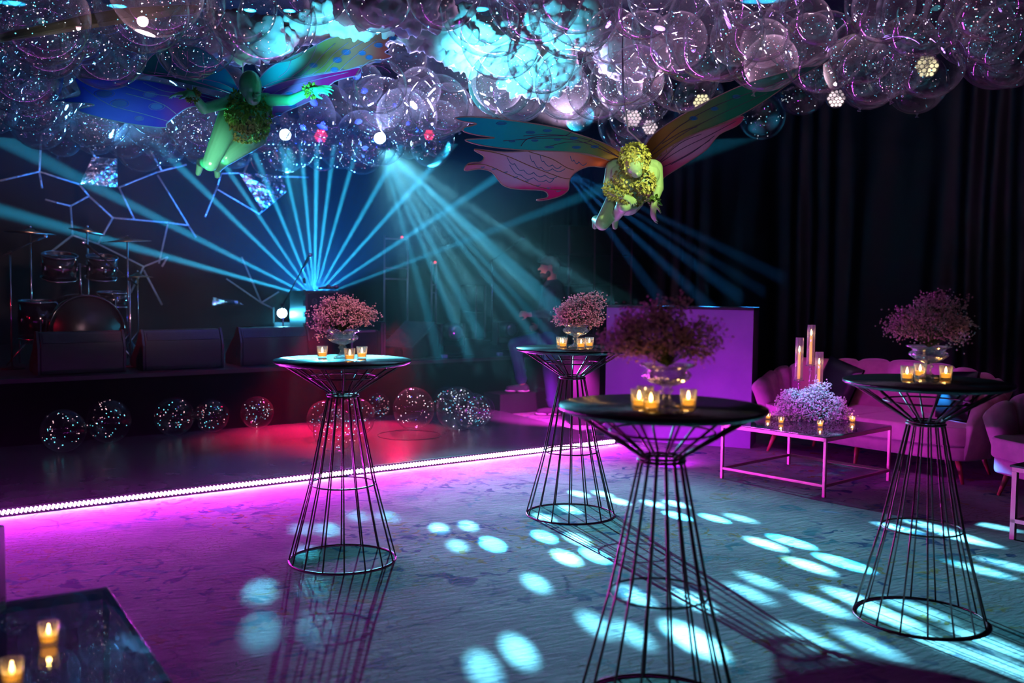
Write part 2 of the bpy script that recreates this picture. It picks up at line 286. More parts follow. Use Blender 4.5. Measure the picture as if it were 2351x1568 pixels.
# ------------------------------------------------------------------ mesh helpers
def tag(o, label=None, cat=None, group=None, kind=None):
    if label: o['label'] = label
    if cat: o['category'] = cat
    if group: o['group'] = group
    if kind: o['kind'] = kind
    return o
def empty(name, loc=(0, 0, 0), rz=0., label=None, cat=None, group=None):
    o = bpy.data.objects.new(name, None); col.objects.link(o); o.location = loc; o.rotation_euler = (0, 0, rz); o.empty_display_size = .1
    return tag(o, label, cat, group)
class MB:
    def __init__(s): s.v = []; s.f = []; s.smooth = []
    def add(s, vs, fs, smooth=True):
        n = len(s.v); s.v += [tuple(x) for x in vs]; s.f += [tuple(i+n for i in f) for f in fs]; s.smooth += [smooth]*len(fs); return s
    def box(s, c, size, rot=None, taper=1.):
        hx, hy, hz = (k/2 for k in size); pts = []
        for z in (-1, 1):
            t = taper if z > 0 else 1.
            pts += [Vector((-hx*t, -hy*t, z*hz)), Vector((hx*t, -hy*t, z*hz)), Vector((hx*t, hy*t, z*hz)), Vector((-hx*t, hy*t, z*hz))]
        if rot is not None: pts = [rot @ p for p in pts]
        c = Vector(c)
        return s.add([p+c for p in pts], [(3, 2, 1, 0), (4, 5, 6, 7), (0, 1, 5, 4), (1, 2, 6, 5), (2, 3, 7, 6), (3, 0, 4, 7)], False)
    def tube(s, pts, r, n=8, closed=False, cap=True):
        pts = [Vector(p) for p in pts]; K = len(pts); rs = r if isinstance(r, (list, tuple)) else [r]*K
        tans = []
        for i in range(K):
            a = pts[(i-1) % K] if (closed or i > 0) else pts[i]; b = pts[(i+1) % K] if (closed or i < K-1) else pts[i]
            t = (b-a); tans.append(t.normalized() if t.length > 1e-9 else Vector((0, 0, 1)))
        nrm = tans[0].orthogonal().normalized(); vs = []
        for i in range(K):
            if i: nrm = (tans[i-1].rotation_difference(tans[i]) @ nrm)
            nrm = (nrm-tans[i]*nrm.dot(tans[i])).normalized(); bi = tans[i].cross(nrm)
            for k in range(n):
                a = 2*PI*k/n; vs.append(pts[i]+(nrm*math.cos(a)+bi*math.sin(a))*rs[i])
        fs = []; seg = K if closed else K-1
        off = 0
        for i in range(seg):
            j = (i+1) % K
            for k in range(n): fs.append((i*n+k, i*n+(k+1) % n, j*n+(k+1) % n, j*n+k))
        if cap and not closed: fs.append(tuple(range(n-1, -1, -1))); fs.append(tuple((K-1)*n+k for k in range(n)))
        return s.add(vs, fs)
    def ring(s, c, R_, r, n=48, m=6):
        c = Vector(c); return s.tube([c+Vector((R_*math.cos(2*PI*k/n), R_*math.sin(2*PI*k/n), 0)) for k in range(n)], r, m, closed=True)
    def lathe(s, prof, n=32, c=(0, 0, 0), rib=0., ribs=12, rot=None, smooth=True):
        c = Vector(c); vs = []
        for (r, z, *w) in prof:
            rb = w[0] if w else 0.
            for k in range(n):
                a = 2*PI*k/n; rr = r*(1+rb*(abs(math.cos(a*ribs/2))-.5)*2); p = Vector((rr*math.cos(a), rr*math.sin(a), z))
                if rot is not None: p = rot @ p
                vs.append(p+c)
        fs = []
        for i in range(len(prof)-1):
            for k in range(n): fs.append((i*n+k, i*n+(k+1) % n, (i+1)*n+(k+1) % n, (i+1)*n+k))
        fs.append(tuple(range(n-1, -1, -1))); fs.append(tuple((len(prof)-1)*n+k for k in range(n)))
        return s.add(vs, fs, smooth)
    def ball(s, c, r, n=16, m=10, rot=None):
        c = Vector(c); r = Vector(r) if not isinstance(r, (int, float)) else Vector((r, r, r)); vs = []
        for i in range(1, m):
            t = PI*i/m
            for k in range(n):
                a = 2*PI*k/n; p = Vector((math.sin(t)*math.cos(a)*r.x, math.sin(t)*math.sin(a)*r.y, math.cos(t)*r.z))
                if rot is not None: p = rot @ p
                vs.append(p+c)
        top = Vector((0, 0, r.z)); bot = Vector((0, 0, -r.z))
        if rot is not None: top = rot @ top; bot = rot @ bot
        vs += [top+c, bot+c]; T = (m-1)*n; fs = []
        for k in range(n):
            fs.append((T, k, (k+1) % n)); fs.append((T+1, (m-2)*n+(k+1) % n, (m-2)*n+k))
        for i in range(m-2):
            for k in range(n): fs.append((i*n+k, (i+1)*n+k, (i+1)*n+(k+1) % n, i*n+(k+1) % n))
        return s.add(vs, fs)
    def capsule(s, a, b, ra, rb, n=14):
        a = Vector(a); b = Vector(b); d = (b-a); L_ = d.length or 1e-6; d = d/L_; pts = []; rs = []
        for k in range(5): t = PI/2*(1-k/4); pts.append(a-d*ra*math.sin(t)*.999); rs.append(max(ra*math.cos(t), .0006))
        for k in range(1, 5): t = PI/2*k/4; pts.append(b+d*rb*math.sin(t)*.999); rs.append(max(rb*math.cos(t), .0006))
        pts.insert(5, b); rs.insert(5, rb)
        return s.tube(pts, rs, n)
    def octa(s, c, r):
        c = Vector(c); return s.add([c+Vector(d)*r for d in ((1,0,0),(-1,0,0),(0,1,0),(0,-1,0),(0,0,1),(0,0,-1))],
              [(0,2,4),(2,1,4),(1,3,4),(3,0,4),(2,0,5),(1,2,5),(3,1,5),(0,3,5)])
    def leaf(s, c, nrm, t, ln, wd):
        c = Vector(c); b = nrm.cross(t).normalized()
        return s.add([c, c+t*ln*.45+b*wd+nrm*ln*.10, c+t*ln+nrm*ln*.22, c+t*ln*.45-b*wd+nrm*ln*.10, c+t*ln*.5+nrm*ln*.01], [(0,1,4),(1,2,4),(2,3,4),(3,0,4)], False)
    def mesh(s, name, material):
        me = bpy.data.meshes.new(name); me.from_pydata(s.v, [], s.f); me.polygons.foreach_set('use_smooth', s.smooth)
        if material: me.materials.append(MATS[material] if isinstance(material, str) else material)
        me.update(); return me
    def build(s, name, material, parent=None, loc=None, rz=0.):
        o = bpy.data.objects.new(name, s.mesh(name, material)); col.objects.link(o)
        if parent is not None: o.parent = parent
        if loc is not None: o.location = loc
        if rz: o.rotation_euler = (0, 0, rz)
        return o
def bevel(o, w_=.005, seg=2, ang=40):
    b = o.modifiers.new('bevel', 'BEVEL'); b.width = w_; b.segments = seg; b.limit_method = 'ANGLE'; b.angle_limit = R(ang)
    for p in o.data.polygons: p.use_smooth = True
    wn = o.modifiers.new('normals', 'WEIGHTED_NORMAL'); return o
def copy_tree(o, parent=None):
    c = o.copy(); col.objects.link(c)
    if parent is not None: c.parent = parent
    for ch in o.children: copy_tree(ch, c)
    return c
HR = Matrix.Rotation(HALL, 3, 'Z')

# ------------------------------------------------------------------ room shell
def quad(name, pts, m, kind='structure', label=None):
    mb = MB(); mb.add(pts, [tuple(range(len(pts)))], False); return tag(mb.build(name, m), label, kind=kind)
u0, u1, v0, v1, CEIL = -7.5, 11.7, -3.2, 15.0, 4.7
quad('floor', [uv(u0-.5, v0-.5), uv(u1+.5, v0-.5), uv(u1+.5, v1+.5), uv(u0-.5, v1+.5)], 'carpet')
quad('ceiling', [uv(u0-.5, v1+.5, CEIL), uv(u1+.5, v1+.5, CEIL), uv(u1+.5, v0-.5, CEIL), uv(u0-.5, v0-.5, CEIL)], 'ceiling_black')
def drape(name, a, b, nrm, m, step=.028, seed=1):
    r = random.Random(seed); d = (b-a); L_ = d.length; d.normalize(); n = int(L_/step); ph = 0; vs = []; fs = []
    prof = []
    for i in range(n+1):
        ph += .35+.25*math.sin(i*.07+seed)+r.uniform(-.1, .1); prof.append(.035*math.sin(ph)+.02*math.sin(ph*.37+1))
    zs = [0., .8, 1.6, 2.4, 3.2, 4.0, CEIL]
    for j, z in enumerate(zs):
        for i in range(n+1):
            k = min(n, max(0, i)); off = prof[k]*(1.25-.12*j)+.015*math.sin(i*.31+j*1.3); sh = .02*math.sin(j*1.1+i*.05)
            p = a+d*(L_*i/n+sh*(1 if 0 < i < n else 0))+nrm*off; vs.append((p.x, p.y, z))
    for j in range(len(zs)-1):
        for i in range(n): q = j*(n+1)+i; fs.append((q, q+1, q+n+2, q+n+1))
    return tag(MB().add(vs, fs).build(name, m), kind='structure')
drape('wall_right', uv(u1, v0), uv(u1, v1), -UX, 'drape', seed=3)
drape('wall_back', uv(u0, v1), uv(u1, v1), -VX, 'drape_back', .05, seed=5)
quad('wall_left', [uv(u0, v0), uv(u0, v1), uv(u0, v1, CEIL), uv(u0, v0, CEIL)], 'stage_black')
quad('wall_front', [uv(u1, v0), uv(u0, v0), uv(u0, v0, CEIL), uv(u1, v0, CEIL)], 'stage_black')

# stage, step and dance floor
SV, SH = 9.85, .65
e = MB().box(uv(2.5, (SV+v1-.35)/2, SH/2-.02), (17.8, v1-.35-SV, SH-.04), HR).build('stage', 'skirt')
tag(e, 'long black skirted stage across the back of the hall', 'stage')
MB().box(uv(2.5, (SV+v1-.35)/2, SH-.02), (17.86, v1-.3-SV, .04), HR).build('stage_deck', 'stage_top', e)
e = MB().box(uv(7.25, SV-.2, .12), (.86, .34, .24), HR).build('step_block', 'stage_black'); bevel(e, .008)
tag(e, 'low black step block before the stage under the raised foot', 'step')
pts = [uv(-6, 7.2), uv(6.56, 7.2), onz(1135, 948)+Vector((0, 0, 0)), uv(6.86, SV-.03), uv(-6, SV-.03)]
n = len(pts); mb = MB(); mb.add([Vector((p.x, p.y, 0.001)) for p in pts]+[Vector((p.x, p.y, .045)) for p in pts],
    [tuple(range(n, 2*n))]+[(i, (i+1) % n, n+(i+1) % n, n+i) for i in range(n)], False)
e = mb.build('dance_floor', 'dance_gloss'); tag(e, 'glossy black dance floor in front of the stage', 'dance floor')
mb = MB(); mb.tube([Vector((p[0], p[1], .0465)) for p in [onz(940, 999, .045)+Vector((.31*math.cos(a*PI/20), .31*math.sin(a*PI/20), 0)) for a in range(40)]], .0035, 4, closed=True)
tag(mb.build('floor_ring', 'black_metal', e))
# led strip
e = MB().box(uv(.28, 7.178, .030), (12.56, .03, .059), HR).build('led_strip', 'black_metal'); tag(e, 'magenta glowing strip light edging the dance floor', 'strip light')
mb = MB(); k = -2.2
while k < 6.54:
    c = uv(k, 7.159, .032); mb.box(c, (.017, .006, .034), HR @ Matrix.Rotation(.5, 3, 'Y')); k += .0275
d = mb.build('diode', 'diode', e); d['kind'] = 'stuff'

# ------------------------------------------------------------------ cocktail tables
TBL = [(-.944, 5.559), (.409, 6.713), (.555, 3.641), (1.957, 4.68)]
HT = 1.133
def make_table():
    root = empty('cocktail_table')
    t = MB().lathe([(.372, HT-.018), (.380, HT-.012), (.3805, HT-.004), (.378, HT)], 72).build('tabletop', 'laminate', root)
    MB().lathe([(.36, HT-.024), (.372, HT-.0185)], 48).build('rim', 'laminate_edge', t)
    for k in range(16):
        a = 2*PI*(k+.5)/16; c, s_ = math.cos(a), math.sin(a)
        MB().tube([(.298*c, .298*s_, .006), (.185*c, .185*s_, .435), (.084*c, .084*s_, .925), (.079*c, .079*s_, .938), (.086*c, .086*s_, .952), (.335*c, .335*s_, HT-.024)], .0046, 6).build('wire', 'wire', root)
    for R_, z, r in ((.298, .0048, .0048), (.182, .435, .0046), (.086, .932, .0062), (.082, .944, .0048), (.192, 1.038, .0044)):
        MB().ring((0, 0, z), R_, r).build('ring', 'wire', root)
    return root
table0 = make_table()
TL = ['tall round cocktail table with cyan-lit top, nearest the stage lights at left', 'tall round wire cocktail table standing before the walking man',
      'nearest tall cocktail table, black top with blurred bouquet, at front centre', 'tall black-topped cocktail table in front of the velvet sofa at right']
for i, (x, y) in enumerate(TBL):
    t = table0 if i == 0 else copy_tree(table0); t.location = (x, y, 0); t.rotation_euler = (0, 0, i*.11)
    tag(t, TL[i], 'table', 'wire cocktail tables')
def make_urn():
    prof = [(.050, 0), (.051, .005), (.047, .010), (.034, .016), (.020, .024), (.014, .036), (.014, .050), (.024, .058, .03), (.024, .064, .03), (.015, .070), (.018, .076), (.034, .082, .06), (.058, .092, .09), (.078, .108, .10), (.084, .118, .10), (.079, .128, .08),
            (.072, .136), (.080, .146), (.102, .154), (.1045, .158), (.098, .158), (.068, .138), (.072, .118), (.052, .098), (.02, .086)]
    mb = MB(); mb.lathe(prof, 60, ribs=12); o = mb.build('glass_urn', 'cut_glass'); return o
urn0 = make_urn()
UL = ['crystal pedestal urn of flowers on the cyan-lit left table', 'crystal pedestal urn on the table before the walking man', 'crystal pedestal urn, blurred, on the nearest table', 'amber-lit crystal pedestal urn on the table before the sofa']
def make_votive(r=.0315, h=.068):
    root = empty('votive_candle')
    MB().lathe([(r*.80, 0), (r*.82, .003), (r, h), (r-.002, h), (r*.80-.003, .010), (.001, .009)], 28).build('glass_cup', 'clear_glass', root)
    MB().lathe([(r*.70, .0105), (r*.76, .028), (r*.70, .031), (.003, .029)], 20).build('wax', 'wax', root)
    MB().lathe([(.0015, .030), (.0052, .036), (.0062, .042), (.0042, .052), (.0010, .062)], 10).build('flame', 'flame', root)
    return root
vot0 = make_votive()
vfirst = [True]
def put_votive(px, py, z, label, group, energy=.28, scale=1., Y=None):
    p = onz(px, py, z)
    v = vot0 if vfirst[0] else copy_tree(vot0)
    vfirst[0] = False; v.location = (p.x, p.y, z); v.scale = (scale,)*3; tag(v, label, 'candle', group); energy *= 3.5
    point('candle_light', (p.x, p.y, z+.047*scale), (1., .42, .08), energy, .006)
bouq_c = []
VS = [[(740, 822, 'votive candle left of the urn on the cyan-lit table'), (831, 823, 'votive candle right of the urn on the cyan-lit table'), (803, 828, 'votive candle in front of the urn stem on the cyan-lit table')],
      [(1292, 798, 'votive candle left of the urn on the table before the walking man'), (1334, 799, 'votive candle in front of the urn, table before the walking man'), (1353, 797, 'votive candle right of the urn on the table before the walking man'), (1287, 796, 'votive candle partly hidden behind the left candle, walking man table')],
      [(1467, 936, 'blurred votive candle furthest left on the nearest table'), (1494, 942, 'blurred votive candle touching the urn foot on the nearest table'), (1580, 936, 'blurred votive candle right of the urn on the nearest table'), (1481, 928, 'blurred votive candle tucked behind two others on the nearest table')],
      [(2082, 873, 'votive candle left of the amber urn on the table before the sofa'), (2171, 872, 'large-looking votive candle right of the amber urn'), (2112, 866, 'votive candle behind the amber urn foot')]]
UP = [(786, 822), (1322, 798), (1530, 934), (2130, 869)]
for i, (px, py) in enumerate(UP):
    p = onz(px, py, HT); u_ = urn0 if i == 0 else urn0.copy()
    if i: col.objects.link(u_)
    u_.location = (p.x, p.y, HT); s_ = (1., 1., .98, 1.)[i]; u_.scale = (s_,)*3; tag(u_, UL[i], 'urn', 'crystal flower urns'); bouq_c.append(Vector((p.x, p.y, HT+.15*s_)))
    for q in VS[i]: put_votive(q[0], q[1], HT, q[2], 'votives on the cocktail tables', .30)
# ------------------------------------------------------------------ baby's breath bouquets
ICO = None
def bouquet(name, c, lobes, nspr, nb, br, seed, label, material='blossom', base=(0, 0, 0), cloud=.038):
    r = random.Random(seed); root = empty(name, c, label=label, cat='flowers'); bl = MB(); st = MB()
    g = (1+5**.5)/2; iv = [Vector(v).normalized() for v in ((-1,g,0),(1,g,0),(-1,-g,0),(1,-g,0),(0,-1,g),(0,1,g),(0,-1,-g),(0,1,-g),(g,0,-1),(g,0,1),(-g,0,-1),(-g,0,1))]
    fi = [(0,11,5),(0,5,1),(0,1,7),(0,7,10),(0,10,11),(1,5,9),(5,11,4),(11,10,2),(10,7,6),(7,1,8),(3,9,4),(3,4,2),(3,2,6),(3,6,8),(3,8,9),(4,9,5),(2,4,11),(6,2,10),(8,6,7),(9,8,1)]
    tot = sum(l[3] for l in lobes)
    for i in range(nspr):
        k = r.uniform(0, tot); acc = 0
        for l in lobes:
            acc += l[3]
            if k <= acc: break
        lc, lr, _, _ = l
        while True:
            q = Vector((r.uniform(-1, 1), r.uniform(-1, 1), r.uniform(-1, 1)))
            if .35 < q.length < 1: break
        q = q.normalized()*(q.length**.4)
        tip = Vector(lc)+Vector((q.x*lr[0], q.y*lr[1], q.z*lr[2])); b0 = Vector(base)
        mid = b0.lerp(tip, .5)+Vector((0, 0, .02)); st.tube([b0, mid, tip], .0009, 3, cap=False)
        for j in range(nb):
            d = Vector((r.gauss(0, 1), r.gauss(0, 1), r.gauss(0, .8)))*cloud*.55
            p = tip+d; rr = br*r.uniform(.55, 1.2); rot = Quaternion((r.random(), r.random(), r.random(), r.random()+.1)).normalized()
            bl.add([p+(rot @ v)*rr for v in iv], fi)
            if j % 4 == 0: st.tube([tip-d*.3, p], .0006, 3, cap=False)
    b = bl.build('blossoms', material, root); b['kind'] = 'stuff'; s = st.build('stems', 'stem', root); s['kind'] = 'stuff'
    return root
mm = lambda px, Y: px*Y/F_PX
def off(i, px, py):                     # offset from a bouquet's base in the plane facing the camera
    c = bouq_c[i]; return P(px, py, c.y)-c
BL = ['pink baby\'s breath bouquet in the urn on the cyan-lit table', 'pale pink baby\'s breath bouquet in front of the walking man', 'blurred plum and rust baby\'s breath bouquet on the nearest table', 'dusky mauve baby\'s breath bouquet in the urn before the sofa']
def lob(i, px, py, rx, rz, wt, dy=0., ry=None):
    Y = bouq_c[i].y; o_ = off(i, px, py); o_.y += dy; a = mm(rx, Y); return (o_, (a, ry or a*.9, mm(rz, Y)), 0, wt)
bouquet('flower_bouquet', bouq_c[0], [lob(0, 790, 722, 56, 26, 5), lob(0, 750, 730, 30, 26, 1.6), lob(0, 775, 697, 34, 16, 1.2), lob(0, 840, 722, 24, 14, .9), lob(0, 738, 758, 12, 14, .3), lob(0, 810, 700, 24, 12, .7)], 190, 15, .0052, 11, BL[0])
bouquet('flower_bouquet', bouq_c[1], [lob(1, 1325, 718, 42, 26, 5), lob(1, 1292, 728, 20, 16, 1), lob(1, 1368, 690, 26, 14, .8), lob(1, 1360, 735, 22, 16, 1), lob(1, 1332, 690, 24, 12, .8)], 170, 14, .0060, 12, BL[1])
bouquet('flower_bouquet', bouq_c[2], [lob(2, 1500, 770, 82, 44, 5), lob(2, 1600, 780, 52, 42, 2.2), lob(2, 1430, 780, 42, 36, 1.3), lob(2, 1490, 722, 66, 20, 1.3), lob(2, 1545, 700, 36, 12, .35), lob(2, 1395, 770, 14, 14, .15)], 230, 16, .0046, 13, BL[2])
bouquet('flower_bouquet', bouq_c[3], [lob(3, 2130, 740, 74, 34, 5), lob(3, 2065, 745, 32, 30, 1.2), lob(3, 2165, 700, 50, 26, 1.5), lob(3, 2205, 760, 34, 26, 1.2), lob(3, 2140, 690, 26, 14, .4)], 230, 15, .0046, 14, BL[3])

# ------------------------------------------------------------------ lounge: sofa, armchair, coffee tables
def make_sofa(name, hw, hd, flutes, leg_x, cushions, z_top=.90):
    root = empty(name)
    def plan(a): return Vector((hw*math.sin(a)*(1 if abs(a) < PI/2 else .985), -.12+hd*math.cos(a) if abs(a) < PI/2 else -.12+hd*.9*math.cos(a)*1.3, 0))
    A = R(112); N = flutes*10; rows = 14; vs = []; fs = []
    for i in range(N+1):
        t = -1+2*i/N; a = A*math.copysign(abs(t)**.9, t); p = plan(a); e_ = .002
        tg = (plan(a+e_)-plan(a-e_)).normalized(); out = Vector((-tg.y, tg.x, 0))
        if out.dot(p+Vector((0, .1, 0))) < 0: out = -out
        gr = abs(math.sin(PI*flutes*(t+1)/2))**.45
        zt = (.64+(z_top-.64)*max(0, math.cos(a*.82))**.75)-.030*(1-gr); th = .085
        flare = .055+.05*(abs(t)**6)
        prof = []
        for j in range(rows):
            s_ = j/(rows-1)
            if s_ <= .42: h = s_/.42; z = .30+(zt-.05-.30)*h; o_ = -th*.5-.036*gr+flare*h**1.5
            elif s_ <= .62:
                b = (s_-.42)/.20*PI; z = zt-.05+.05*math.sin(b); o_ = flare-(th*.5+.036*gr)*math.cos(b)*(1 if b < PI/2 else .9)
            else: h = (s_-.62)/.38; z = zt-.05+(.20-(zt-.05))*h; o_ = flare*(1-h)+th*.45+.01*gr*(1-h)-.03*h
            prof.append(p+out*o_+Vector((0, 0, z)))
        vs += prof
    for i in range(N):
        for j in range(rows-1): q = i*rows+j; fs.append((q, q+1, q+rows+1, q+rows))
    fs.append(tuple(range(rows))[::-1]); fs.append(tuple(N*rows+j for j in range(rows)))
    MB().add(vs, fs).build('backrest', 'velvet', root)
    def slab(x0, x1, z0, z1, nm, inset=0., bow=.0):
        pts = []; K = 40
        for k in range(K):
            a = 2*PI*k/K; ca, sa = math.cos(a), math.sin(a); ex = .32
            x = (hw-.03-inset)*math.copysign(abs(ca)**ex, ca); y = -.10+(hd*.92 if sa > 0 else .34+bow*(1-ca*ca))*math.copysign(abs(sa)**.55, sa)
            pts.append((x, y))
        pts = [(min(max(x, x0), x1), y) for x, y in pts]; q = []
        for p_ in pts:
            if not q or (Vector(p_)-Vector(q[-1])).length > .004: q.append(p_)
        n = len(q); mb = MB(); mb.add([(x, y, z0) for x, y in q]+[(x, y, z1) for x, y in q], [tuple(range(n))[::-1], tuple(range(n, 2*n))]+[(i, (i+1) % n, n+(i+1) % n, n+i) for i in range(n)], False)
        o_ = mb.build(nm, 'velvet', root); bevel(o_, .022, 3, 50); return o_
    slab(-9, 9, .185, .305, 'base')
    if cushions == 2: slab(-9, -.004, .305, .455, 'seat_cushion', -.012, .05); slab(.004, 9, .305, .455, 'seat_cushion', -.012, .05)
    else: slab(-9, 9, .305, .455, 'seat_cushion', -.012, .04)
    for x, y in leg_x:
        MB().tube([(x, y, .19), (x*1.02+(.05 if x > 0 else -.05 if x < 0 else 0), y*1.12, 0)], [.026, .012], 12).build('leg', 'wood_leg', root)
    return root
MX = Vector((3.04, 8.63, 0)); sofa_c = MX+Vector((.785, .62, 0))*.30
s = make_sofa('sofa', 1.04, .50, 15, [(-.88, -.30), (0, -.33), (.88, -.30), (-.80, .24), (.80, .24)], 2)
s.location = sofa_c; s.rotation_euler = (0, 0, math.atan2(-.785, .62)); tag(s, 'long dusty-pink velvet sofa with channel-tufted curved back', 'sofa')
SR = s.rotation_euler.to_matrix()
def sl(x, y, z): return sofa_c+SR @ Vector((x, y, z))
s = make_sofa('armchair', .46, .40, 9, [(-.32, -.30), (.32, -.30), (-.3, .2), (.3, .2)], 1, .84)
ac = Vector((4.13, 7.22, 0)); s.location = ac; s.rotation_euler = (0, 0, math.atan2(-.95, .30)); tag(s, 'pink velvet tub armchair cut off by the right edge', 'armchair')
def pillow(name, c, rz, tilt, size, m, label, lean=0.):
    n = 14; vs = []; fs = []
    for sd in (1, -1):
        for i in range(n+1):
            for j in range(n+1):
                x = 2*i/n-1; y = 2*j/n-1; h = (1-x**4)*(1-y**4); k = 1-.06*(1-abs(x)**2)*abs(y)**3-.0
                vs.append((x*size/2*(1-.07*(1-x*x) if abs(y) > .9 else 1), sd*(.012+.065*h**.6), y*size/2*(1-.05*(1-y*y) if abs(x) > .9 else 1)))
    for sd in (0, 1):
        b = sd*(n+1)**2
        for i in range(n):
            for j in range(n): q = b+i*(n+1)+j; f = (q, q+1, q+n+2, q+n+1); fs.append(f if sd else f[::-1])
    o_ = MB().add(vs, fs).build(name, m); o_.location = c; o_.rotation_euler = (Matrix.Rotation(rz, 3, 'Z') @ Matrix.Rotation(tilt, 3, 'X') @ Matrix.Rotation(lean, 3, 'Y')).to_euler(); tag(o_, label, 'cushion'); return o_
sz = math.atan2(-.785, .62)
pillow('cushion', sl(-.50, .10, .655), sz-.1, -.30, .42, 'sequin', 'black sequined cushion on the left half of the sofa', .25)
pillow('cushion', sl(.66, .08, .655), sz-.5, -.30, .42, 'sequin', 'black sequined cushion against the right arm of the sofa', -.1)
pillow('cushion', sl(-.74, .16, .665), sz+.35, -.22, .42, 'beige_cloth', 'beige cushion behind the candle holders on the sofa')
def coffee_table(F, L_, R_, z, label):
    F = Vector(F); ex = (Vector(R_)-F); ey = (Vector(L_)-F); ly = ey.length; ey.normalize(); ex = (ex-ey*ex.dot(ey)); lx = ex.length; ex.normalize()
    if ex.cross(ey).z < 0: ex, ey, lx, ly = ey, ex, ly, lx
    root = empty('coffee_table', F, math.atan2(ex.y, ex.x), label, 'table'); b = .022
    top = MB()
    for a_, c_, sx, sy in ((lx/2, b/2, lx, b), (lx/2, ly-b/2, lx, b), (b/2, ly/2, b, ly), (lx-b/2, ly/2, b, ly)): top.box((a_, c_, z-.02), (sx, sy, .03))
    bevel(top.build('top_frame', 'gold_metal', root), .002)
    lw = MB()
    for a_, c_, sx, sy in ((lx/2, b/2, lx, b*.9), (lx/2, ly-b/2, lx, b*.9), (b/2, ly/2, b*.9, ly), (lx-b/2, ly/2, b*.9, ly)): lw.box((a_, c_, .085), (sx, sy, .022))
    bevel(lw.build('lower_rail', 'gold_metal', root), .002)
    for x in (b/2, lx-b/2):
        for y in (b/2, ly-b/2): bevel(MB().box((x, y, (z-.035)/2), (b*1.02, b*1.02, z-.035)).build('leg', 'gold_metal', root), .002)
    bevel(MB().box((lx/2, ly/2, z-.001), (lx-.004, ly-.004, .008)).build('glass_top', 'table_glass', root), .001)
    return root
coffee_table((2.329, 7.317, 0), (1.699, 8.015, 0), (3.05, 8.0, 0), .45, 'square glass coffee table with pink-lit metal frame before the sofa')
CT = .4545
for px, py, lb in ((1763, 962, 'small tea light holder furthest left on the coffee table'), (1793, 972, 'small tea light holder at the front left of the flower mound'),
                   (1883, 980, 'small tea light holder at the front of the flower mound'), (1957, 969, 'small tea light holder right of the flower mound')):
    put_votive(px, py, CT, lb, 'tea lights on the coffee table', .16, .80)
mc = onz(1865, 965, CT); mY = mc.y
def loc_(px, py): return P(px, py, mY)-mc
bouquet('flower_mound', mc, [(loc_(1862, 930)+Vector((0, 0, 0)), (.27, .22, .12), 0, 4), (loc_(1830, 930), (.16, .16, .12), 0, 1.4), (loc_(1880, 905), (.12, .12, .09), 0, 1.2), (loc_(1905, 945), (.18, .15, .07), 0, 1.2), (loc_(1815, 955), (.14, .12, .05), 0, .8)],
        400, 15, .0062, 21, 'mound of blue-lit baby\'s breath on the coffee table', 'blossom_white')
def candle_holder(px, cup_y, top_y, label, dy, flame_y):
    p = onz(px, 958, CT); Y = p.y+dy; b = P(px, 958, Y); b.z = CT; root = empty('candle_holder', b, 0, label, 'candle holder', 'glass candle holders on the coffee table')
    zc_ = P(px, cup_y, Y).z-CT; zt = P(px, top_y, Y).z-CT; zf = P(px, flame_y, Y).z-CT
    MB().lathe([(.038, 0), (.038, .006), (.010, .012), (.009, zc_-.05), (.018, zc_-.04), (.010, zc_-.03), (.010, zc_-.012), (.043, zc_-.008), (.045, zc_-.002), (.02, zc_)], 20).build('stem', 'cut_glass', root)
    MB().lathe([(.033, zc_+.001), (.033, zt), (.031, zt), (.031, zc_+.006), (.001, zc_+.005)], 28).build('glass_tube', 'clear_glass', root)
    MB().lathe([(.018, zc_+.004), (.019, zc_+.03), (.012, zc_+.032)], 16).build('socket', 'cut_glass', root)
    MB().lathe([(.0115, zc_+.008), (.0105, zf-.045), (.008, zf-.03)], 16).build('taper_candle', 'wax', root)
    MB().lathe([(.0015, zf-.032), (.007, zf-.018), (.0078, zf-.008), (.005, zf+.008), (.001, zf+.022)], 10).build('flame', 'flame', root)
    point('candle_light', b+Vector((0, 0, zf)), (1., .42, .08), .3, .006)
candle_holder(1831, 872, 775, 'left of three tall glass taper candle holders', .02, 800)
candle_holder(1857, 838, 746, 'tallest glass taper candle holder, in the middle', .08, 762)
candle_holder(1877, 905, 808, 'right and lowest of three tall glass taper candle holders', -.03, 828)
# second glass table, bottom left corner
c0 = onz(247, 1348, .45); c1 = onz(398, 1568, .45); c2 = onz(60, 1396, .45)
d1 = (c1-c0).normalized()*1.0; d2 = Vector((-d1.y, d1.x, 0)); d2 = d2 if d2.dot(c2-c0) > 0 else -d2
c0.z = 0; coffee_table(c0, c0+d1, c0+d2, .45, 'dark glass coffee table cut off in the bottom left corner')
put_votive(112, 1478, .4545, 'blurred votive candle at the left of the picture, nearer the table middle', 'votives on the corner coffee table', .25)
put_votive(28, 1568, .4545, 'blurred votive candle in the bottom left corner of the picture', 'votives on the corner coffee table', .25)

# side table at the right edge, dark stand at the left edge
st = onz(2325, 1238); a_ = Vector((.60, -.80, 0)); b_ = Vector((.80, .60, 0)); hz_ = P(2325, 1072, st.y).z
root = empty('side_table', st, math.atan2(b_.y, b_.x), 'narrow dark metal side table cut off by the right edge', 'table')
for x in (0, .45):
    for y in (0, -.45): MB().box((x, y, (hz_-.03)/2), (.03, .03, hz_-.03)).build('leg', 'gold_metal', root)
m_ = MB(); m2_ = MB()
for x, y, sx, sy in ((.225, 0, .48, .03), (.225, -.45, .48, .03), (0, -.225, .03, .42), (.45, -.225, .03, .42)): m_.box((x, y, hz_-.0145), (sx, sy, .028)); m2_.box((x, y, .12), (sx, sy, .025))
m_.build('top_frame', 'gold_metal', root); m2_.build('lower_rail', 'gold_metal', root); MB().box((.225, -.225, hz_+.006), (.5, .5, .012)).build('top', 'laminate', root)
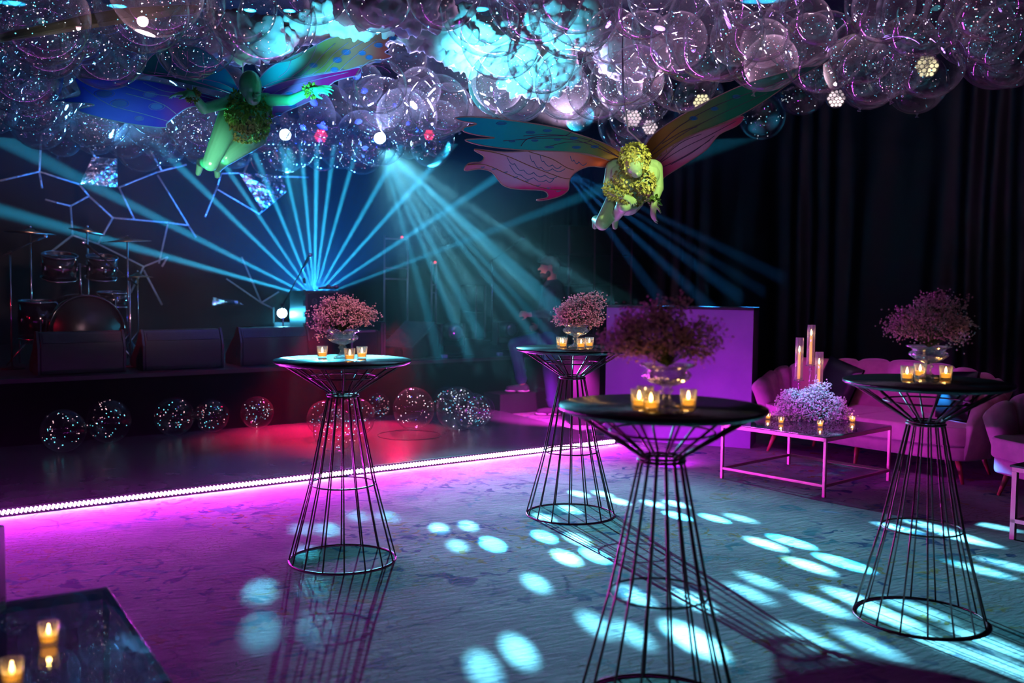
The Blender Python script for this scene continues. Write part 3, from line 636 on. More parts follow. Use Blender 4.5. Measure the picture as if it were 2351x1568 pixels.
bx = onz(12, 1204, .62); e = MB().box((bx.x-.15, bx.y-.15, .31), (.3, .3, .62)).build('plinth', 'black_case'); bevel(e, .006); tag(e, 'plain black plinth at the left edge of the picture', 'plinth')

# ------------------------------------------------------------------ booth and lounge surroundings
bl_, br_ = onz(1388, 1008), onz(1722, 1031); d = (br_-bl_); L_ = d.length; dn = d.normalized(); bk = Vector((-dn.y, dn.x, 0)); bh = P(1390, 706, bl_.y).z
e = empty('dj_booth', bl_, math.atan2(dn.y, dn.x), 'tall booth wrapped in pale cloth glowing purple', 'booth')
MB().box((L_/2, .22, bh/2+.002), (L_, .44, bh-.004)).build('cloth_front', 'booth_cloth', e)
MB().box((L_/2, .22, bh+.012), (L_+.01, .46, .022)).build('top_board', 'stage_black', e)
# purple-tinted black flat left of the booth
e = MB().box(P(1345, 850, 10.9)*1.0, (.30, .05, 1.0)).build('black_flat', 'stage_black'); e.location.z = 0
zz = P(1345, 850, 10.9).z; e.location.z = .5-zz+.001; tag(e, 'narrow black panel standing left of the purple booth', 'panel')

# ------------------------------------------------------------------ stage equipment
def at_stage(px, py, v): p = onv(px, py, v); return p
def on_deck(px, v): p = onv(px, 840, v); p.z = SH+.0005; return p
def wedge(px0, px1, v, label, flip=False, h=.40):
    a, b = on_deck(px0, v), on_deck(px1, v); w_ = (b-a).length; c = (a+b)/2; e = empty('stage_monitor', c, HALL, label, 'stage monitor', 'wedge monitors along the stage edge')
    # the slanted grille faces the band, the plain back faces the room
    pr_ = [(-.02, .0), (-.02, .27), (.05, h), (.13, h), (.50, .10), (.50, 0)]
    vs = [(-w_/2, y, z) for y, z in pr_]+[(w_/2, y, z) for y, z in pr_]; n = len(pr_)
    c_ = MB().add(vs, [tuple(range(n)), tuple(range(n, 2*n))[::-1]]+[(i, n+i, n+(i+1) % n, (i+1) % n) for i in range(n)], False).build('cabinet', 'black_case', e); bevel(c_, .012)
    MB().box((0, .008, .335), (w_*.94, .006, .085), Matrix.Rotation(R(-28), 3, 'X')).build('top_strip', 'grille', e)
    MB().add([(-w_*.46, .145, h-.012), (w_*.46, .145, h-.012), (w_*.46, .492, .12), (-w_*.46, .492, .12)], [(0, 1, 2, 3)], False).build('grille', 'grille', e)
    for sx in (-1, 1):
        x = sx*(w_/2+.0125)
        pl = [(-.015, .0), (-.02, .25), (.045, h+.008), (.09, h+.008), (.20, .26), (.22, .06), (.19, 0)]; n = len(pl)
        MB().add([(x-.011, y, z) for y, z in pl]+[(x+.011, y, z) for y, z in pl], [tuple(range(n)), tuple(range(n, 2*n))[::-1]]+[(i, n+i, n+(i+1) % n, (i+1) % n) for i in range(n)], False).build('side_plate', 'black_case', e)
        MB().ball((x+sx*.012, .10, .13), (.004, .018, .05)).build('handle_hole', 'drum_head', e)
        MB().lathe([(.022, 0), (.018, .012)], 14, (sx*w_*.40, .02, -.0005)).build('foot', 'drum_head', e)
    return e
wedge(92, 283, 10.05, 'leftmost black wedge monitor in front of the drum kit')
wedge(333, 508, 10.05, 'black wedge monitor with a red-lit side plate, second from left')
wedge(556, 706, 10.10, 'black wedge monitor left of the cyan-lit table top')
def turned_wedge(px, v, rz, w_, label, h=.42):
    c = on_deck(px, v); e = empty('stage_monitor', c, rz, label, 'stage monitor', 'wedge monitors along the stage edge')
    pr_ = [(-.28, 0), (-.30, .30), (-.20, h), (.24, .13), (.24, 0)]; n = len(pr_)
    vs = [(-w_/2, y, z) for y, z in pr_]+[(w_/2, y, z) for y, z in pr_]
    bevel(MB().add(vs, [tuple(range(n)), tuple(range(n, 2*n))[::-1]]+[(i, n+i, n+(i+1) % n, (i+1) % n) for i in range(n)], False).build('cabinet', 'black_case', e), .012)
    MB().add([(-w_*.46, -.185, h+.003), (w_*.46, -.185, h+.003), (w_*.46, .225, .148), (-w_*.46, .225, .148)], [(0, 1, 2, 3)], False).build('grille', 'grille', e)
    for k in (-.03, .03): MB().ball((w_/2+.004, -.22+k, .22), .008).build('status_light', 'led_green', e)
    return e
turned_wedge(940, 10.35, HALL+1.9, .50, 'large black wedge monitor with two green lights behind the left table')
def flightcase(px0, px1, py_top, v, label, dep=.5, name='flight_case'):
    a, b = on_deck(px0, v), on_deck(px1, v); w_ = (b-a).length; h = onv((px0+px1)/2, py_top, v).z-SH; c = (a+b)/2
    e = empty(name, c, HALL, label, 'case'); bevel(MB().box((0, dep/2, h/2), (w_, dep, h-.001)).build('cabinet', 'black_case', e), .01)
    for sx in (-1, 1):
        MB().box((sx*(w_/2-.012), -.003, h/2), (.026, .012, h-.03)).build('corner_rail', 'chrome', e)
    MB().box((0, -.003, h-.014), (w_-.05, .012, .026)).build('corner_rail', 'chrome', e)
    return e, h, w_
e, h_, w_ = flightcase(702, 800, 668, 10.75, 'tall black equipment cabinet with microphones lying on top', .45, 'equipment_cabinet')
for k in range(7): MB().box((-w_/2-.004, .03, .12+k*.13), (.012, .05, .06)).build('latch', 'chrome', e)
cc = e.location
# faint crest printed on the cabinet front
cr_ = MB(); cr_.ring((0, 0, 0), .030, .0015, 20, 4); cr_.tube([(-.02, .02, 0), (0, -.03, 0), (.02, .02, 0)], .0015, 4); cr_.tube([(-.02, -.055, 0), (.02, -.055, 0)], .002, 4)
o = cr_.build('crest', 'gold_metal', e); o.location = (-w_*.30, -.004, h_-.12); o.rotation_euler = (PI/2, 0, 0)
for k, (dx, rz, lb) in enumerate(((.02, .35, 'left of two handheld microphones lying on the black cabinet'), (.13, -.25, 'right of two handheld microphones lying on the black cabinet'))):
    r_ = empty('microphone', cc+HR @ Vector((dx, .1+.05*k, h_+.035)), HALL+rz, lb, 'microphone', 'microphones on the cabinet')
    MB().tube([(-.10, 0, -.005), (.03, 0, .008)], [.012, .018], 12).build('handle', 'gold_metal', r_); MB().ball((.055, 0, .012), (.032, .027, .027)).build('grille', 'gold_metal', r_)
e, h2, w2 = flightcase(805, 868, 758, 10.35, 'low black equipment case right of the tall cabinet', .4)
e, h3, w3 = flightcase(874, 884, 738, 10.28, 'narrow case with red-lit chrome edges beside the left table', .5)
def cable(name, pts, label, m='black_metal', r=.008):
    o = MB().tube(pts, r, 6).build(name, m); tag(o, label, 'cable'); return o
def mic_stand(px, v, zt, boom, label, mic=True):
    c = on_deck(px, v); e = empty('microphone_stand', c, HALL, label, 'microphone stand')
    MB().lathe([(.13, 0), (.13, .012), (.02, .02), (.012, .03)], 20).build('base', 'black_metal', e)
    MB().tube([(0, 0, .02), (0, 0, zt)], .009, 8).build('pole', 'chrome', e)
    b = Vector(boom); MB().tube([Vector((0, 0, zt))-b*.25, Vector((0, 0, zt))+b], .007, 8).build('boom', 'black_metal', e)
    MB().ball((0, 0, zt), .022).build('clutch', 'black_metal', e)
    if mic:
        t = Vector((0, 0, zt))+b; d_ = b.normalized(); MB().tube([t-d_*.02, t+d_*.15], [.011, .018], 10).build('microphone', 'black_metal', e); MB().ball(t+d_*.18, .028).build('microphone_grille', 'chrome', e)
    return e
mic_stand(650, 10.9, .62, (.20, -.1, .42), 'boom microphone stand in front of the bright stage light')
mic_stand(1128, 12.2, 1.22, (.42, 0, .26), 'tall boom microphone stand right of the blue beams')
mic_stand(28, 10.9, 1.15, (.25, .2, .12), 'microphone stand left of the drum kit')
mic_stand(300, 10.6, .9, (-.28, .1, .25), 'microphone stand leaning over the right side of the drum kit')
def moving_head(px, v, label, lens, yaw=0., pitch_=0., z=.0, py=None, scale=1., hang=None):
    c = hang if hang is not None else on_deck(px, v)
    e = empty('moving_light', c, HALL+yaw, label, 'stage light'); e.scale = (scale,)*3
    sg = -1 if hang is not None else 1
    bevel(MB().box((0, 0, sg*.05), (.30, .26, .10)).build('base', 'black_case', e), .01)
    for sx in (-1, 1): bevel(MB().box((sx*.155, 0, sg*.22), (.035, .12, .30)).build('yoke', 'black_case', e), .008)
    hd = MB(); rot = Matrix.Rotation(pitch_, 3, 'X'); hd.lathe([(.07, -.14), (.105, -.10), (.115, .0), (.115, .12), (.105, .16), (.09, .16)], 24, (0, 0, sg*.27), rot=rot @ Matrix.Rotation(PI/2, 3, 'X')); hd.build('head', 'black_case', e)
    ln = MB(); ln.lathe([(.088, .0), (.086, .012), (.05, .026), (.001, .032)], 24, rot=Matrix.Rotation(PI/2, 3, 'X')); o = ln.build('lens', lens, e)
    o.location = Vector((0, 0, sg*.27))+rot @ Vector((0, -.155, 0)); o.rotation_euler = (pitch_, 0, 0); return e
moving_head(1035, 10.7, 'dark moving light on the stage, left of a matching pair', 'lens_dark', -.15)
moving_head(1158, 10.9, 'dark moving light on the stage, right of a matching pair', 'lens_dark', .05)
e, hh_, ww_ = flightcase(606, 690, 752, 11.75, 'low black case carrying the bright ice blue light', .4)
e = moving_head(648, 11.9, 'moving light on the stage shining bright ice blue', 'lens_ice', -.41, 0, scale=.66); e.location.z = SH+hh_
# racks, stands, loudspeaker stacks
def ladder(px0, px1, py_t, v, label):
    a, b = on_deck(px0, v), on_deck(px1, v); h = onv(px0, py_t, v).z-SH; e = empty('equipment_rack', (a+b)/2, HALL, label, 'rack'); w_ = (b-a).length
    for sx in (-1, 1): MB().tube([(sx*w_/2, 0, 0), (sx*w_/2, 0, h)], .014, 8).build('upright', 'gold_metal', e)
    for k in (.60, .70, .97): MB().tube([(-w_/2, 0, h*k), (w_/2, 0, h*k)], .011, 8).build('rung', 'gold_metal', e)
    MB().ball((w_*.25, 0, h*.99), .014).build('status_light', 'led_red', e)
    return e
ladder(882, 935, 540, 12.6, 'slim tall metal rack with a small red light')
ladder(990, 1000, 600, 13.2, 'thin upright metal frame right of the tall rack')
def line_array(px0, px1, py_t, v, n, label):
    a, b = on_deck(px0, v), on_deck(px1, v); h = onv((px0+px1)/2, py_t, v).z-SH; e = empty('loudspeaker_stack', (a+b)/2, HALL, label, 'loudspeaker'); w_ = (b-a).length; k = h/n
    for i in range(n):
        c = bevel(MB().box((0, .22, k*(i+.5)), (w_, .44, k-.012)).build('cabinet', 'black_case', e), .015)
        MB().box((0, -.004, k*(i+.5)), (w_*.78, .012, k*.86)).build('grille', 'grille', c)
    for sx in (-1, 1): MB().box((sx*w_*.47, -.012, h/2), (.018, .02, h*.98)).build('rigging_bar', 'gold_metal', e)
    return e
line_array(1300, 1362, 517, 11.2, 4, 'tall black loudspeaker stack behind the walking man')
line_array(1398, 1446, 520, 11.3, 4, 'tall black loudspeaker stack right of the first one, behind the booth')
line_array(1090, 1112, 655, 12.9, 2, 'small black loudspeaker pair behind the boom microphone stand')
for px, lb in ((1020, 'small pale floor box on the stage under the blue beams'), (1147, 'small pale floor box on the stage near the walking man')):
    c = on_deck(px, 10.0); e = MB().box((0, 0, .02), (.06, .05, .038)).build('floor_box', 'sole', None, c, HALL); tag(e, lb, 'box')
cable('cable', [on_deck(960, 10.1)+Vector((0, 0, .01)), on_deck(975, 10.15)+Vector((0, 0, .012)), on_deck(1000, 10.0)+Vector((0, 0, .01)), on_deck(1060, 10.1)+Vector((0, 0, .01)), on_deck(1090, 10.0)+Vector((0, 0, .01))], 'black cable lying along the stage edge')

# ---- drum kit
def cyl_y(mb, c, r, l, n=40): return mb.lathe([(r, -l/2), (r, l/2)], n, c, rot=Matrix.Rotation(PI/2, 3, 'X'))
def tilted(mb, c, prof, rot, n=36): return mb.lathe(prof, n, c, rot=rot)
bd = on_deck(190, 10.95); kit = empty('bass_drum', bd, HALL, 'black bass drum with two mounted toms behind the left monitors', 'drum', 'drum kit')
KR = .35
cyl_y(MB(), (0, 0, KR+.02), KR, .42).build('shell', 'drum_shell', kit)
hm = MB()
for sy in (-1, 1): hm.tube([(KR*1.03*math.cos(a*PI/24), sy*.215, KR+.02+KR*1.03*math.sin(a*PI/24)) for a in range(48)], .013, 6, closed=True)
hm.build('hoop', 'drum_shell', kit); MB().lathe([(KR*.98, 0), (KR*.98, .006)], 40, (0, -.213, KR+.02), rot=Matrix.Rotation(PI/2, 3, 'X')).build('drum_head', 'drum_head', kit)
for k in range(10):
    a = 2*PI*(k+.5)/10; MB().ball((1.02*KR*math.cos(a), -.14, KR+.02+1.02*KR*math.sin(a)), (.014, .035, .014)).build('lug', 'chrome', kit)
for sx in (-1, 1): MB().tube([(sx*.3, -.1, .3), (sx*.48, -.22, .0)], .010, 8).build('spur', 'chrome', kit)
def tom(mb_c, r, h, parent, tilt=.25, nm='tom'):
    rot = Matrix.Rotation(tilt, 3, 'X'); c = Vector(mb_c)
    t = MB().lathe([(r, -h/2), (r, h/2)], 36, c, rot=rot).build(nm, 'drum_shell', parent)
    hp = MB()
    for sz_ in (-1, 1): hp.tube([c+rot @ Vector((r*1.03*math.cos(a*PI/18), r*1.03*math.sin(a*PI/18), sz_*h/2)) for a in range(36)], .009, 6, closed=True)
    hp.build('hoop', 'chrome', t)
    for k in range(6):
        a = 2*PI*k/6+.5
        MB().ball(c+rot @ Vector((r*1.05*math.cos(a), r*1.05*math.sin(a), 0)), (.012, .012, .028)).build('lug', 'chrome', t)
    return t
tom((-.21, .0, 1.02), .165, .24, kit); tom((.20, .0, 1.02), .15, .22, kit)
MB().tube([(0, .05, .7), (0, .05, 1.06)], .014, 8).build('tom_post', 'chrome', kit)
for sx in (-1, 1): MB().tube([(0, .05, 1.03), (sx*.12, .03, 1.03)], .010, 8).build('tom_arm', 'chrome', kit)
def drum_stand(px, v, r, h, z, label, name):
    e = empty(name, on_deck(px, v), HALL, label, 'drum', 'drum kit'); tom((0, 0, z+h/2), r, h, e, .06, 'shell')
    for k in range(3):
        a = 2*PI*k/3+.4; MB().tube([(r*1.05*math.cos(a), r*1.05*math.sin(a), z+h*.5), (r*1.06*math.cos(a), r*1.06*math.sin(a), .01)], .008, 6).build('leg', 'chrome', e)
drum_stand(92, 11.3, .20, .38, .28, 'black floor tom at the left of the drum kit', 'floor_tom')
drum_stand(262, 11.5, .17, .15, .60, 'shallow snare drum at the right of the drum kit', 'snare_drum')
def cymbal(px, v, z, r, tilt, label, name='cymbal_stand'):
    e = empty(name, on_deck(px, v), HALL, label, 'cymbal stand', 'drum kit')
    MB().tube([(0, 0, .22), (0, 0, z)], .010, 8).build('pole', 'chrome', e)
    for k in range(3): a = 2*PI*k/3+.9; MB().tube([(0, 0, .30), (.24*math.cos(a), .24*math.sin(a), .01)], .008, 6).build('leg', 'chrome', e)
    MB().lathe([(r, 0), (r*.5, .018), (.05, .028), (.03, .045), (.001, .05)], 40, (0, 0, z), rot=Matrix.Rotation(tilt, 3, 'Y')).build('cymbal', 'cymbal', e)
    MB().ball((0, 0, z+.065), .014).build('wing_nut', 'chrome', e)
cymbal(75, 11.2, 1.36, .25, .05, 'thin crash cymbal on a stand at the left of the drum kit')
cymbal(296, 11.1, 1.30, .25, -.06, 'wide ride cymbal on a stand at the right of the drum kit')
cymbal(318, 11.6, .92, .18, .0, 'hi-hat pair low at the right of the drum kit', 'hi_hat')
cymbal(205, 11.9, 1.42, .20, .2, 'crash cymbal behind the two toms')

# ---- foil polygons hung over the stage
def lattice(name, segs, v, label, r=.013):
    e = empty(name, (0, 0, 0), 0, label, 'hanging frame'); o0 = onv(segs[0][0], segs[0][1], v); e.location = o0
    for x0, y0, x1, y1 in segs: MB().tube([onv(x0, y0, v)-o0, onv(x1, y1, v)-o0], r, 4).build('foil_strip', 'foil', e)
    return e
lattice('foil_lattice', [(0,415,90,394),(95,312,90,394),(90,394,97,432),(90,394,182,423),(182,423,204,450),(204,450,162,473),(104,458,162,473),(162,473,167,540),(167,540,115,580),(204,450,259,500),(259,500,225,560),(167,540,225,560),(225,560,330,612),
  (259,500,385,511),(385,511,430,517),(273,430,308,503),(273,430,360,395),(360,395,428,378),(362,402,433,518),(385,515,365,605),(330,612,385,590),(385,590,372,612),(115,580,95,640),(330,612,300,672),(330,620,372,700),(205,340,225,370),(345,345,372,393),(433,518,450,545)],
  13.2, 'large hexagon lattice of mirror foil strips above the drum kit')
lattice('foil_lattice', [(508,398,560,397),(508,398,500,425),(500,425,471,498),(500,435,595,491),(560,397,575,360),(645,405,708,407),(595,491,655,440),(555,590,600,695),(520,640,600,695),(600,695,640,670),(600,695,640,715)],
  13.0, 'smaller lattice of mirror foil strips in the middle of the stage')
def facet(pts, v, label):
    q = [onv(x, y, v) for x, y in pts]; c = sum(q, Vector())/len(q); n = len(q); mb = MB(); d_ = VX*.006
    fr = [p-d_ for p in q]; bk_ = [p+d_ for p in q]; ctr = c-VX*.05
    vs = fr+bk_+[ctr]; fs = [(i, (i+1) % n, 2*n) for i in range(n)]+[tuple(range(n, 2*n))[::-1]]+[(i, n+i, n+(i+1) % n, (i+1) % n) for i in range(n)]
    o_ = mb.add([p-c for p in vs], fs, False).build('foil_facet', 'foil_panel'); o_.location = c; tag(o_, label, 'foil panel', 'foil panels over the stage')
facet([(183, 422), (212, 360), (268, 365), (270, 430)], 12.9, 'four-sided crumpled foil panel above the drum kit')
facet([(548, 396), (645, 403), (657, 440), (603, 485)], 12.7, 'bright crumpled foil panel above the stage centre')
facet([(488, 682), (545, 690), (560, 700), (487, 702)], 12.8, 'narrow foil panel low behind the middle of the stage')

# ------------------------------------------------------------------ walking man
def body(name, mb, material, parent=None, vox=.008, smooth=3, label=None):
    o = mb.build(name, material, parent); rm = o.modifiers.new('remesh', 'REMESH'); rm.mode = 'VOXEL'; rm.voxel_size = vox; rm.use_smooth_shade = True
    s_ = o.modifiers.new('smooth', 'SMOOTH'); s_.iterations = smooth; s_.factor = .5; return o
def hand(mb, wrist, d, nrm, s_=1., curl=.5, spread=.12, thumb=1):
    d = Vector(d).normalized(); nrm = Vector(nrm); nrm = (nrm-d*nrm.dot(d)).normalized(); sd = d.cross(nrm).normalized()
    mb.capsule(wrist, Vector(wrist)+d*.035*s_, .024*s_, .026*s_)
    pc = Vector(wrist)+d*.055*s_; rot = Matrix((sd, d, nrm)).transposed(); mb.ball(pc, (.038*s_, .048*s_, .015*s_), rot=rot)
    for k, (o_, ln) in enumerate(((-.030, .068), (-.010, .080), (.011, .075), (.030, .058))):
        b0 = Vector(wrist)+d*.090*s_+sd*o_*s_; dd = (d+sd*o_*spread*40*.6).normalized(); p = b0-dd*.02*s_; ang = 0
        for j, fr in enumerate((.42, .32, .26)):
            ang += curl*(.5+.35*j)+k*.05; q = p+(dd*math.cos(ang)-nrm*math.sin(ang))*ln*fr*s_*1.15; mb.capsule(p, q, (.0095-.0012*j)*s_, (.0088-.0012*j)*s_, 8); p = q
    b0 = Vector(wrist)+d*.03*s_+sd*thumb*-.026*s_; t1 = b0+(d*.5-sd*thumb*.75-nrm*.3).normalized()*.036*s_; t2 = t1+(d*.85-sd*thumb*.30-nrm*.4).normalized()*.032*s_
    mb.capsule(b0, t1, .013*s_, .0105*s_, 8); mb.capsule(t1, t2, .0105*s_, .008*s_, 8)
mY = 11.55
def Q(px, py, dy=0.): return P(px, py, mY+dy)
man_p = onz(1262, 952); mY = man_p.y
man = MB()
hd = Q(1261, 612); nk = Q(1268, 650)
man.ball(hd, (.105, .082, .122)); man.ball(hd+Vector((-.02, 0, -.06)), (.078, .062, .065)); man.capsule(hd+Vector((-.105, 0, -.015)), hd+Vector((-.122, 0, -.035)), .012, .015, 8)   # nose
man.ball(hd+Vector((-.095, 0, -.075)), (.016, .028, .011)); man.ball(hd+Vector((-.075, -.03, .0)), (.02, .014, .012)); man.ball(hd+Vector((.012, -.085, -.01)), (.022, .012, .034))
man.capsule(hd+Vector((.03, 0, -.06)), nk, .056, .062); man.capsule(nk, Q(1268, 690), .07, .13); man.capsule(Q(1268, 690), Q(1265, 770), .14, .145)
LS, RS = Q(1262, 672, -.19), Q(1268, 672, .19)
man.capsule(LS, Q(1262, 718, -.24), .055, .045); man.capsule(Q(1262, 718, -.24), Q(1217, 722, -.22), .043, .030); hand(man, Q(1215, 722, -.22), (-1, 0, .1), (0, -1, .2), 1., .8)
man.capsule(RS, Q(1275, 722, .24), .055, .045); man.capsule(Q(1275, 722, .24), Q(1240, 748, .25), .043, .030); hand(man, Q(1238, 750, .25), (-.9, 0, -.2), (0, 1, .2), 1., .8)
hl, hr = Q(1262, 778, -.09), Q(1266, 778, .09); kl = Q(1183, 792, .1); al = Q(1199, 884, .2); kr = Q(1264, 862, -.09); ar = Q(1270, 935, -.06)
man.capsule(hl, kr, .085, .058); man.capsule(kr, ar, .056, .040); man.capsule(hr, kl, .085, .058); man.capsule(kl, al, .056, .040)
man.capsule(al+Vector((0, 0, -.03)), al+Vector((-.12, 0, -.055)), .04, .03); man.capsule(ar+Vector((0, 0, -.03)), ar+Vector((-.12, 0, -.045)), .04, .03)
person = body('person', man, 'skin'); tag(person, 'man in dark jacket, cap and jeans stepping up onto the low block', 'person')
jk = MB(); jk.capsule(Q(1270, 664), Q(1269, 700), .13, .165); jk.capsule(Q(1269, 700), Q(1266, 782), .17, .165); jk.capsule(LS, Q(1262, 718, -.24), .078, .064); jk.capsule(Q(1262, 718, -.24), Q(1226, 721, -.22), .062, .044)
jk.capsule(RS, Q(1275, 722, .24), .078, .064); jk.capsule(Q(1275, 722, .24), Q(1248, 744, .25), .062, .044); jk.capsule(LS, RS, .09, .09); jk.capsule(Q(1275, 658), Q(1270, 668), .085, .10); body('jacket', jk, 'jacket', person, .012)
tr = MB(); tr.capsule(Q(1264, 765), Q(1264, 785), .155, .16); tr.capsule(hl, kr, .115, .088); tr.capsule(kr, Q(1269, 925, -.06), .085, .072); tr.capsule(hr, kl, .115, .090); tr.capsule(kl, Q(1197, 872, .2), .086, .066)
for q, t in ((Q(1196, 868, .2), .080), (Q(1194, 850, .18), .082), (Q(1268, 918, -.06), .084), (Q(1267, 900, -.07), .083)): tr.ball(q, (t, t, .03))
body('jeans', tr, 'denim', person, .012)
cp = MB(); cp.ball(hd+Vector((.008, 0, .055)), (.118, .098, .085)); cp.ball(hd+Vector((.06, 0, .0)), (.07, .092, .10)); cp.ball(hd+Vector((-.085, 0, .052)), (.06, .065, .012)); body('cap', cp, 'hair', person, .008)
bd_ = MB(); bd_.ball(hd+Vector((-.055, 0, -.105)), (.055, .06, .045)); bd_.ball(hd+Vector((-.01, -.045, -.075)), (.03, .035, .05)); body('beard', bd_, 'hair', person, .008)
for a_, zf in ((al, .24), (ar, .0)):
    s_ = MB(); b0 = Vector((a_.x+.03, a_.y, zf+.055)); s_.capsule(b0, b0+Vector((-.19, 0, -.015)), .052, .040); s_.capsule(b0, a_+Vector((0, 0, -.02)), .055, .05); sh = body('shoe', s_, 'shoe', person, .010)
    so = MB(); so.capsule((b0.x+.01, b0.y, zf+.022), (b0.x-.21, b0.y, zf+.020), .02, .018); so.ball((b0.x-.03, b0.y, zf+.022), (.095, .048, .021)); so.ball((b0.x-.16, b0.y, zf+.020), (.085, .045, .019)); body('sole', so, 'sole', sh, .008)

# ------------------------------------------------------------------ winged green figures
def leaves_on(mb, c, r, n, seed, ln=.03, wd=.010, rot=None, keep=None, hang=.6):
    g_ = random.Random(seed); c = Vector(c)
    for i in range(n):
        q = Vector((g_.gauss(0, 1), g_.gauss(0, 1), g_.gauss(0, 1))).normalized(); p = Vector((q.x*r[0], q.y*r[1], q.z*r[2])); nn = Vector((q.x/r[0], q.y/r[1], q.z/r[2])).normalized()
        if rot is not None: p = rot @ p; nn = rot @ nn
        if keep and not keep(p): continue
        t = Vector((g_.gauss(0, .5), g_.gauss(0, .5), -hang+g_.gauss(0, .5))); t = t-nn*t.dot(nn)
        if t.length < 1e-3: continue
        t = (t.normalized()+nn*g_.uniform(.1, .55)).normalized(); mb.leaf(c+p*g_.uniform(.96, 1.06), (nn-t*nn.dot(t)).normalized(), t, ln*g_.uniform(.7, 1.2), wd*g_.uniform(.8, 1.2))
    return mb
def cuff(mb, a, b, r, n, seed, ln=.026, wd=.009):
    a = Vector(a); b = Vector(b); d = (b-a).normalized(); o1 = d.orthogonal().normalized(); o2 = d.cross(o1); g_ = random.Random(seed)
    for i in range(n):
        t = g_.random(); an = g_.uniform(0, 2*PI); nn = o1*math.cos(an)+o2*math.sin(an); tt = (d*g_.uniform(-.6, 1)+nn*g_.uniform(.3, 1)+Vector((0, 0, g_.uniform(-.4, .1)))).normalized()
        mb.leaf(a.lerp(b, t)+nn*r, (nn-tt*nn.dot(tt)).normalized(), tt, ln*g_.uniform(.7, 1.3), wd*g_.uniform(.8, 1.2))
    return mb
def wing_mat(name, stops, axis=0, stops2=None, axis2=1, transl=.35):
    m = bpy.data.materials.new(name); m.use_nodes = True; nt = m.node_tree; N = nt.nodes.new; L = nt.links.new; b = nt.nodes['Principled BSDF']
    uvn = N('ShaderNodeTexCoord'); sp = N('ShaderNodeSeparateXYZ'); no = N('ShaderNodeTexNoise'); no.inputs['Scale'].default_value = 6; L(uvn.outputs['UV'], no.inputs['Vector'])
    mx = N('ShaderNodeMix'); mx.data_type = 'VECTOR'; mx.inputs[0].default_value = .10; L(uvn.outputs['UV'], mx.inputs[4]); L(no.outputs['Color'], mx.inputs[5]); L(mx.outputs[1], sp.inputs[0])
    def ramp(st, ax):
        r = N('ShaderNodeValToRGB'); e_ = r.color_ramp.elements
        while len(e_) < len(st): e_.new(.5)
        for el, (p_, c_) in zip(e_, st): el.position = p_; el.color = (*c_, 1)
        L(sp.outputs[ax], r.inputs[0]); return r.outputs[0]
    c = ramp(stops, axis)
    if stops2:
        r2 = ramp([(p_, c_) for p_, c_, _ in stops2], axis2); f = ramp([(p_, (w_,)*3) for p_, _, w_ in stops2], axis2)
        mm_ = N('ShaderNodeMix'); mm_.data_type = 'RGBA'; L(f, mm_.inputs[0]); L(c, mm_.inputs[6]); L(r2, mm_.inputs[7]); c = mm_.outputs[2]
    L(c, b.inputs['Base Color']); b.inputs['Roughness'].default_value = .25
    tr_ = N('ShaderNodeBsdfTranslucent'); L(c, tr_.inputs[0]); ms = N('ShaderNodeMixShader'); ms.inputs[0].default_value = transl; L(b.outputs[0], ms.inputs[1]); L(tr_.outputs[0], ms.inputs[2])
    L(ms.outputs[0], nt.nodes['Material Output'].inputs[0]); MATS[name] = m
def dist_lerp(px, dep): 
    for (x0, d0), (x1, d1) in zip(dep, dep[1:]):
        if px <= x1 or (x1, d1) == dep[-1]: return d0+(d1-d0)*(px-x0)/(x1-x0)
def smooth_loop(pts, closed=True, sub=4):
    out = []; n = len(pts); rng_ = range(n if closed else n-1)
    for i in rng_:
        p0 = pts[(i-1) % n] if closed or i > 0 else pts[i]; p1 = pts[i]; p2 = pts[(i+1) % n]; p3 = pts[(i+2) % n] if closed or i < n-2 else p2
        for k in range(sub):
            t = k/sub; out.append(tuple(.5*((2*p1[j])+(-p0[j]+p2[j])*t+(2*p0[j]-5*p1[j]+4*p2[j]-p3[j])*t*t+(-p0[j]+3*p1[j]-3*p2[j]+p3[j])*t**3) for j in range(2)))
    if not closed: out.append(tuple(pts[-1]))
    return out
